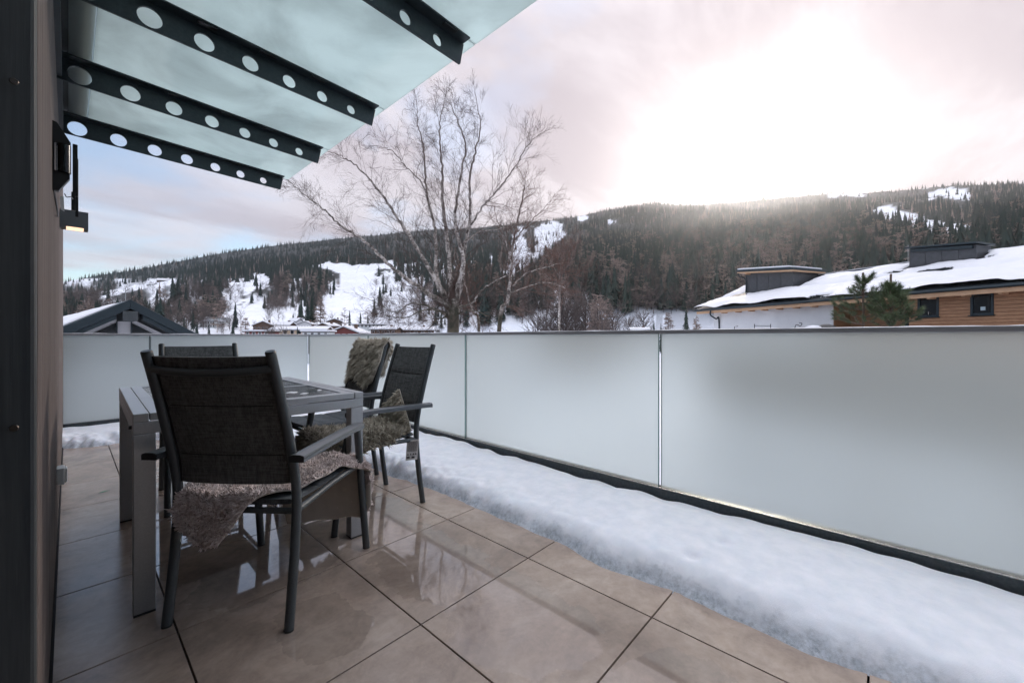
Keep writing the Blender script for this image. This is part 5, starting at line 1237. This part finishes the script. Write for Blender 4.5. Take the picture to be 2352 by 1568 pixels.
birch('birch_tree', 'big many-stemmed leafless birch with white upper trunks beyond the railing', S1, 18, 1.0, twig, 3, 3, 1.0)
S2 = [
 ([(1290,1900),(1300,1480),(1345,1340),(1370,1150),(1380,1000),(1410,850),(1440,700),(1450,640)], .17, .012, 0),
 ([(1190,1900),(1185,1520),(1150,1400),(1110,1270),(1090,1180)], .12, .03, 1.0),
 ([(1372,1130),(1340,1010),(1310,930),(1280,850)], .06, .010, -1.5),
 ([(1380,1010),(1430,930),(1490,870),(1560,800),(1610,740)], .05, .010, 1.5),
 ([(1375,1250),(1450,1180),(1540,1150),(1650,1120)], .06, .012, 2.0),
 ([(1360,1290),(1440,1260),(1560,1230),(1680,1260)], .05, .012, -2.0),
]
birch('birch_tree', 'smaller birch with russet twigs right behind the big birch', S2, 25, 1.0, twig2, 8, 3, .85)
# russet leafy bush-tree to the right (dense twigs)
S3 = [([(1640,1900),(1645,1250),(1650,1150),(1660,1000)], .30, .03, 0), ([(1645,1200),(1600,1120),(1575,1040)], .10, .02, 2), ([(1648,1180),(1710,1110),(1730,1040)], .10, .02, -2), ([(1648,1150),(1690,1180),(1760,1190)], .06, .02, 2), ([(1646,1230),(1600,1220),(1560,1230)], .06, .02, 2)]
birch('russet_tree', 'round russet twiggy tree in front of the forest edge right of the birches', S3, 70, 1.0, twig2, 12, 3, .55)
# ------------------------------------------------------------------ POTTED PINES (behind the right railing)
needle = vary(mat('pine_needles', rough=.6), (.035,.062,.025), (.11,.15,.065), 6)
def pine(label, pxs, z_, top, seed, nb=5):
    rd = random.Random(seed); base = at(pxs, 790, z_); r = empty('pine_tree', base); tag(r, label, 'tree')
    Ht = (790-top)/933*z_; tb_ = MB(); nb_ = MB()
    tb_.tube(catmull([(0,0,-9.2),(.01,0,Ht*.4),(-.015,.01,Ht*.75),(0,0,Ht)], 5), [.022]*5+[.018]*5+[.010]*5+[.005], 8)
    def tuft(p, d, ln, n):
        for k in range(n):
            f = rd.random(); q = p-d*ln*1.2*f; a = rd.uniform(0, 6.28); o1_ = d.orthogonal().normalized(); o2_ = d.cross(o1_)
            dv = (d*rd.uniform(.35, 1.0)+(o1_*math.cos(a)+o2_*math.sin(a))*rd.uniform(.4, .9)).normalized(); l = rd.uniform(.06, .09)
            s = dv.cross(Vector((rd.gauss(0,1), rd.gauss(0,1), rd.gauss(0,1)))).normalized()*.0016
            nb_.add([q-s, q+s, q+dv*l], [(0,1,2)])
    levels_ = 7
    for k in range(levels_):
        zz = Ht*(.32+.66*k/(levels_-1)); rr = (.70-.48*(k/(levels_-1))**1.1)*Ht/1.35
        for j in range(nb):
            a = rd.uniform(0, 6.28); d = Vector((math.cos(a), math.sin(a), rd.uniform(.35, .8))).normalized(); L_ = rr*rd.uniform(.6, 1.1)
            p0 = Vector((0, 0, zz-.04)); pts = catmull([p0, p0+d*L_*.5+Vector((0,0,-.02)), p0+d*L_+Vector((0,0,.04))], 3); tb_.tube(pts, [.006,.0055,.005,.0045,.004,.0035,.003], 5)
            tuft(pts[-1], (pts[-1]-pts[-2]).normalized(), .07, 110); tuft(pts[-3], (pts[-1]-pts[-3]).normalized(), .07, 60); tuft(pts[3], (pts[-1]-pts[-3]).normalized(), .06, 45)
            for q in range(2):
                d2_ = (d+Vector((rd.gauss(0,.6), rd.gauss(0,.6), rd.uniform(0,.5)))).normalized(); e = pts[3]+d2_*L_*.45; tb_.tube([pts[3], e], [.004,.003], 4); tuft(e, d2_, .06, 70)
    tuft(Vector((0,0,Ht)), Vector((0,0,1)), .12, 160)
    tb_.build('trunk', mat('pine_bark', (.11,.075,.055), .85), r, smooth=60)
    cr = bpy.data.meshes.new('crown'); cr.from_pydata(nb_.v, [], nb_.f); cr.materials.append(needle); o = bpy.data.objects.new('crown', cr); COL.objects.link(o); o.parent = r
pine('slender sparse pine with a tall leader, left of the two pines by the railing', 1983, 7.6, 640, 4)
pine('fuller rounder pine, right of the two pines by the railing', 2047, 7.2, 656, 9, 10)
# ------------------------------------------------------------------ mountain air
hz_ = bpy.data.materials.new('mountain_haze'); hz_.use_nodes = True; nt = hz_.node_tree; nt.nodes.clear()
pv = N(nt, 'ShaderNodeVolumePrincipled'); pv.inputs['Color'].default_value = (.88,.92,.98,1); pv.inputs['Density'].default_value = .00012; pv.inputs['Anisotropy'].default_value = .84
oo = N(nt, 'ShaderNodeOutputMaterial'); L(nt, pv.outputs[0], oo.inputs['Volume'])
mb = MB(); zt = 800
mb.box(-2450, 2450, -2450, 2450, -130, zt); o = mb.build('haze', hz_); tag(o, 'thin bright haze hanging in the valley', 'haze', kind='stuff')
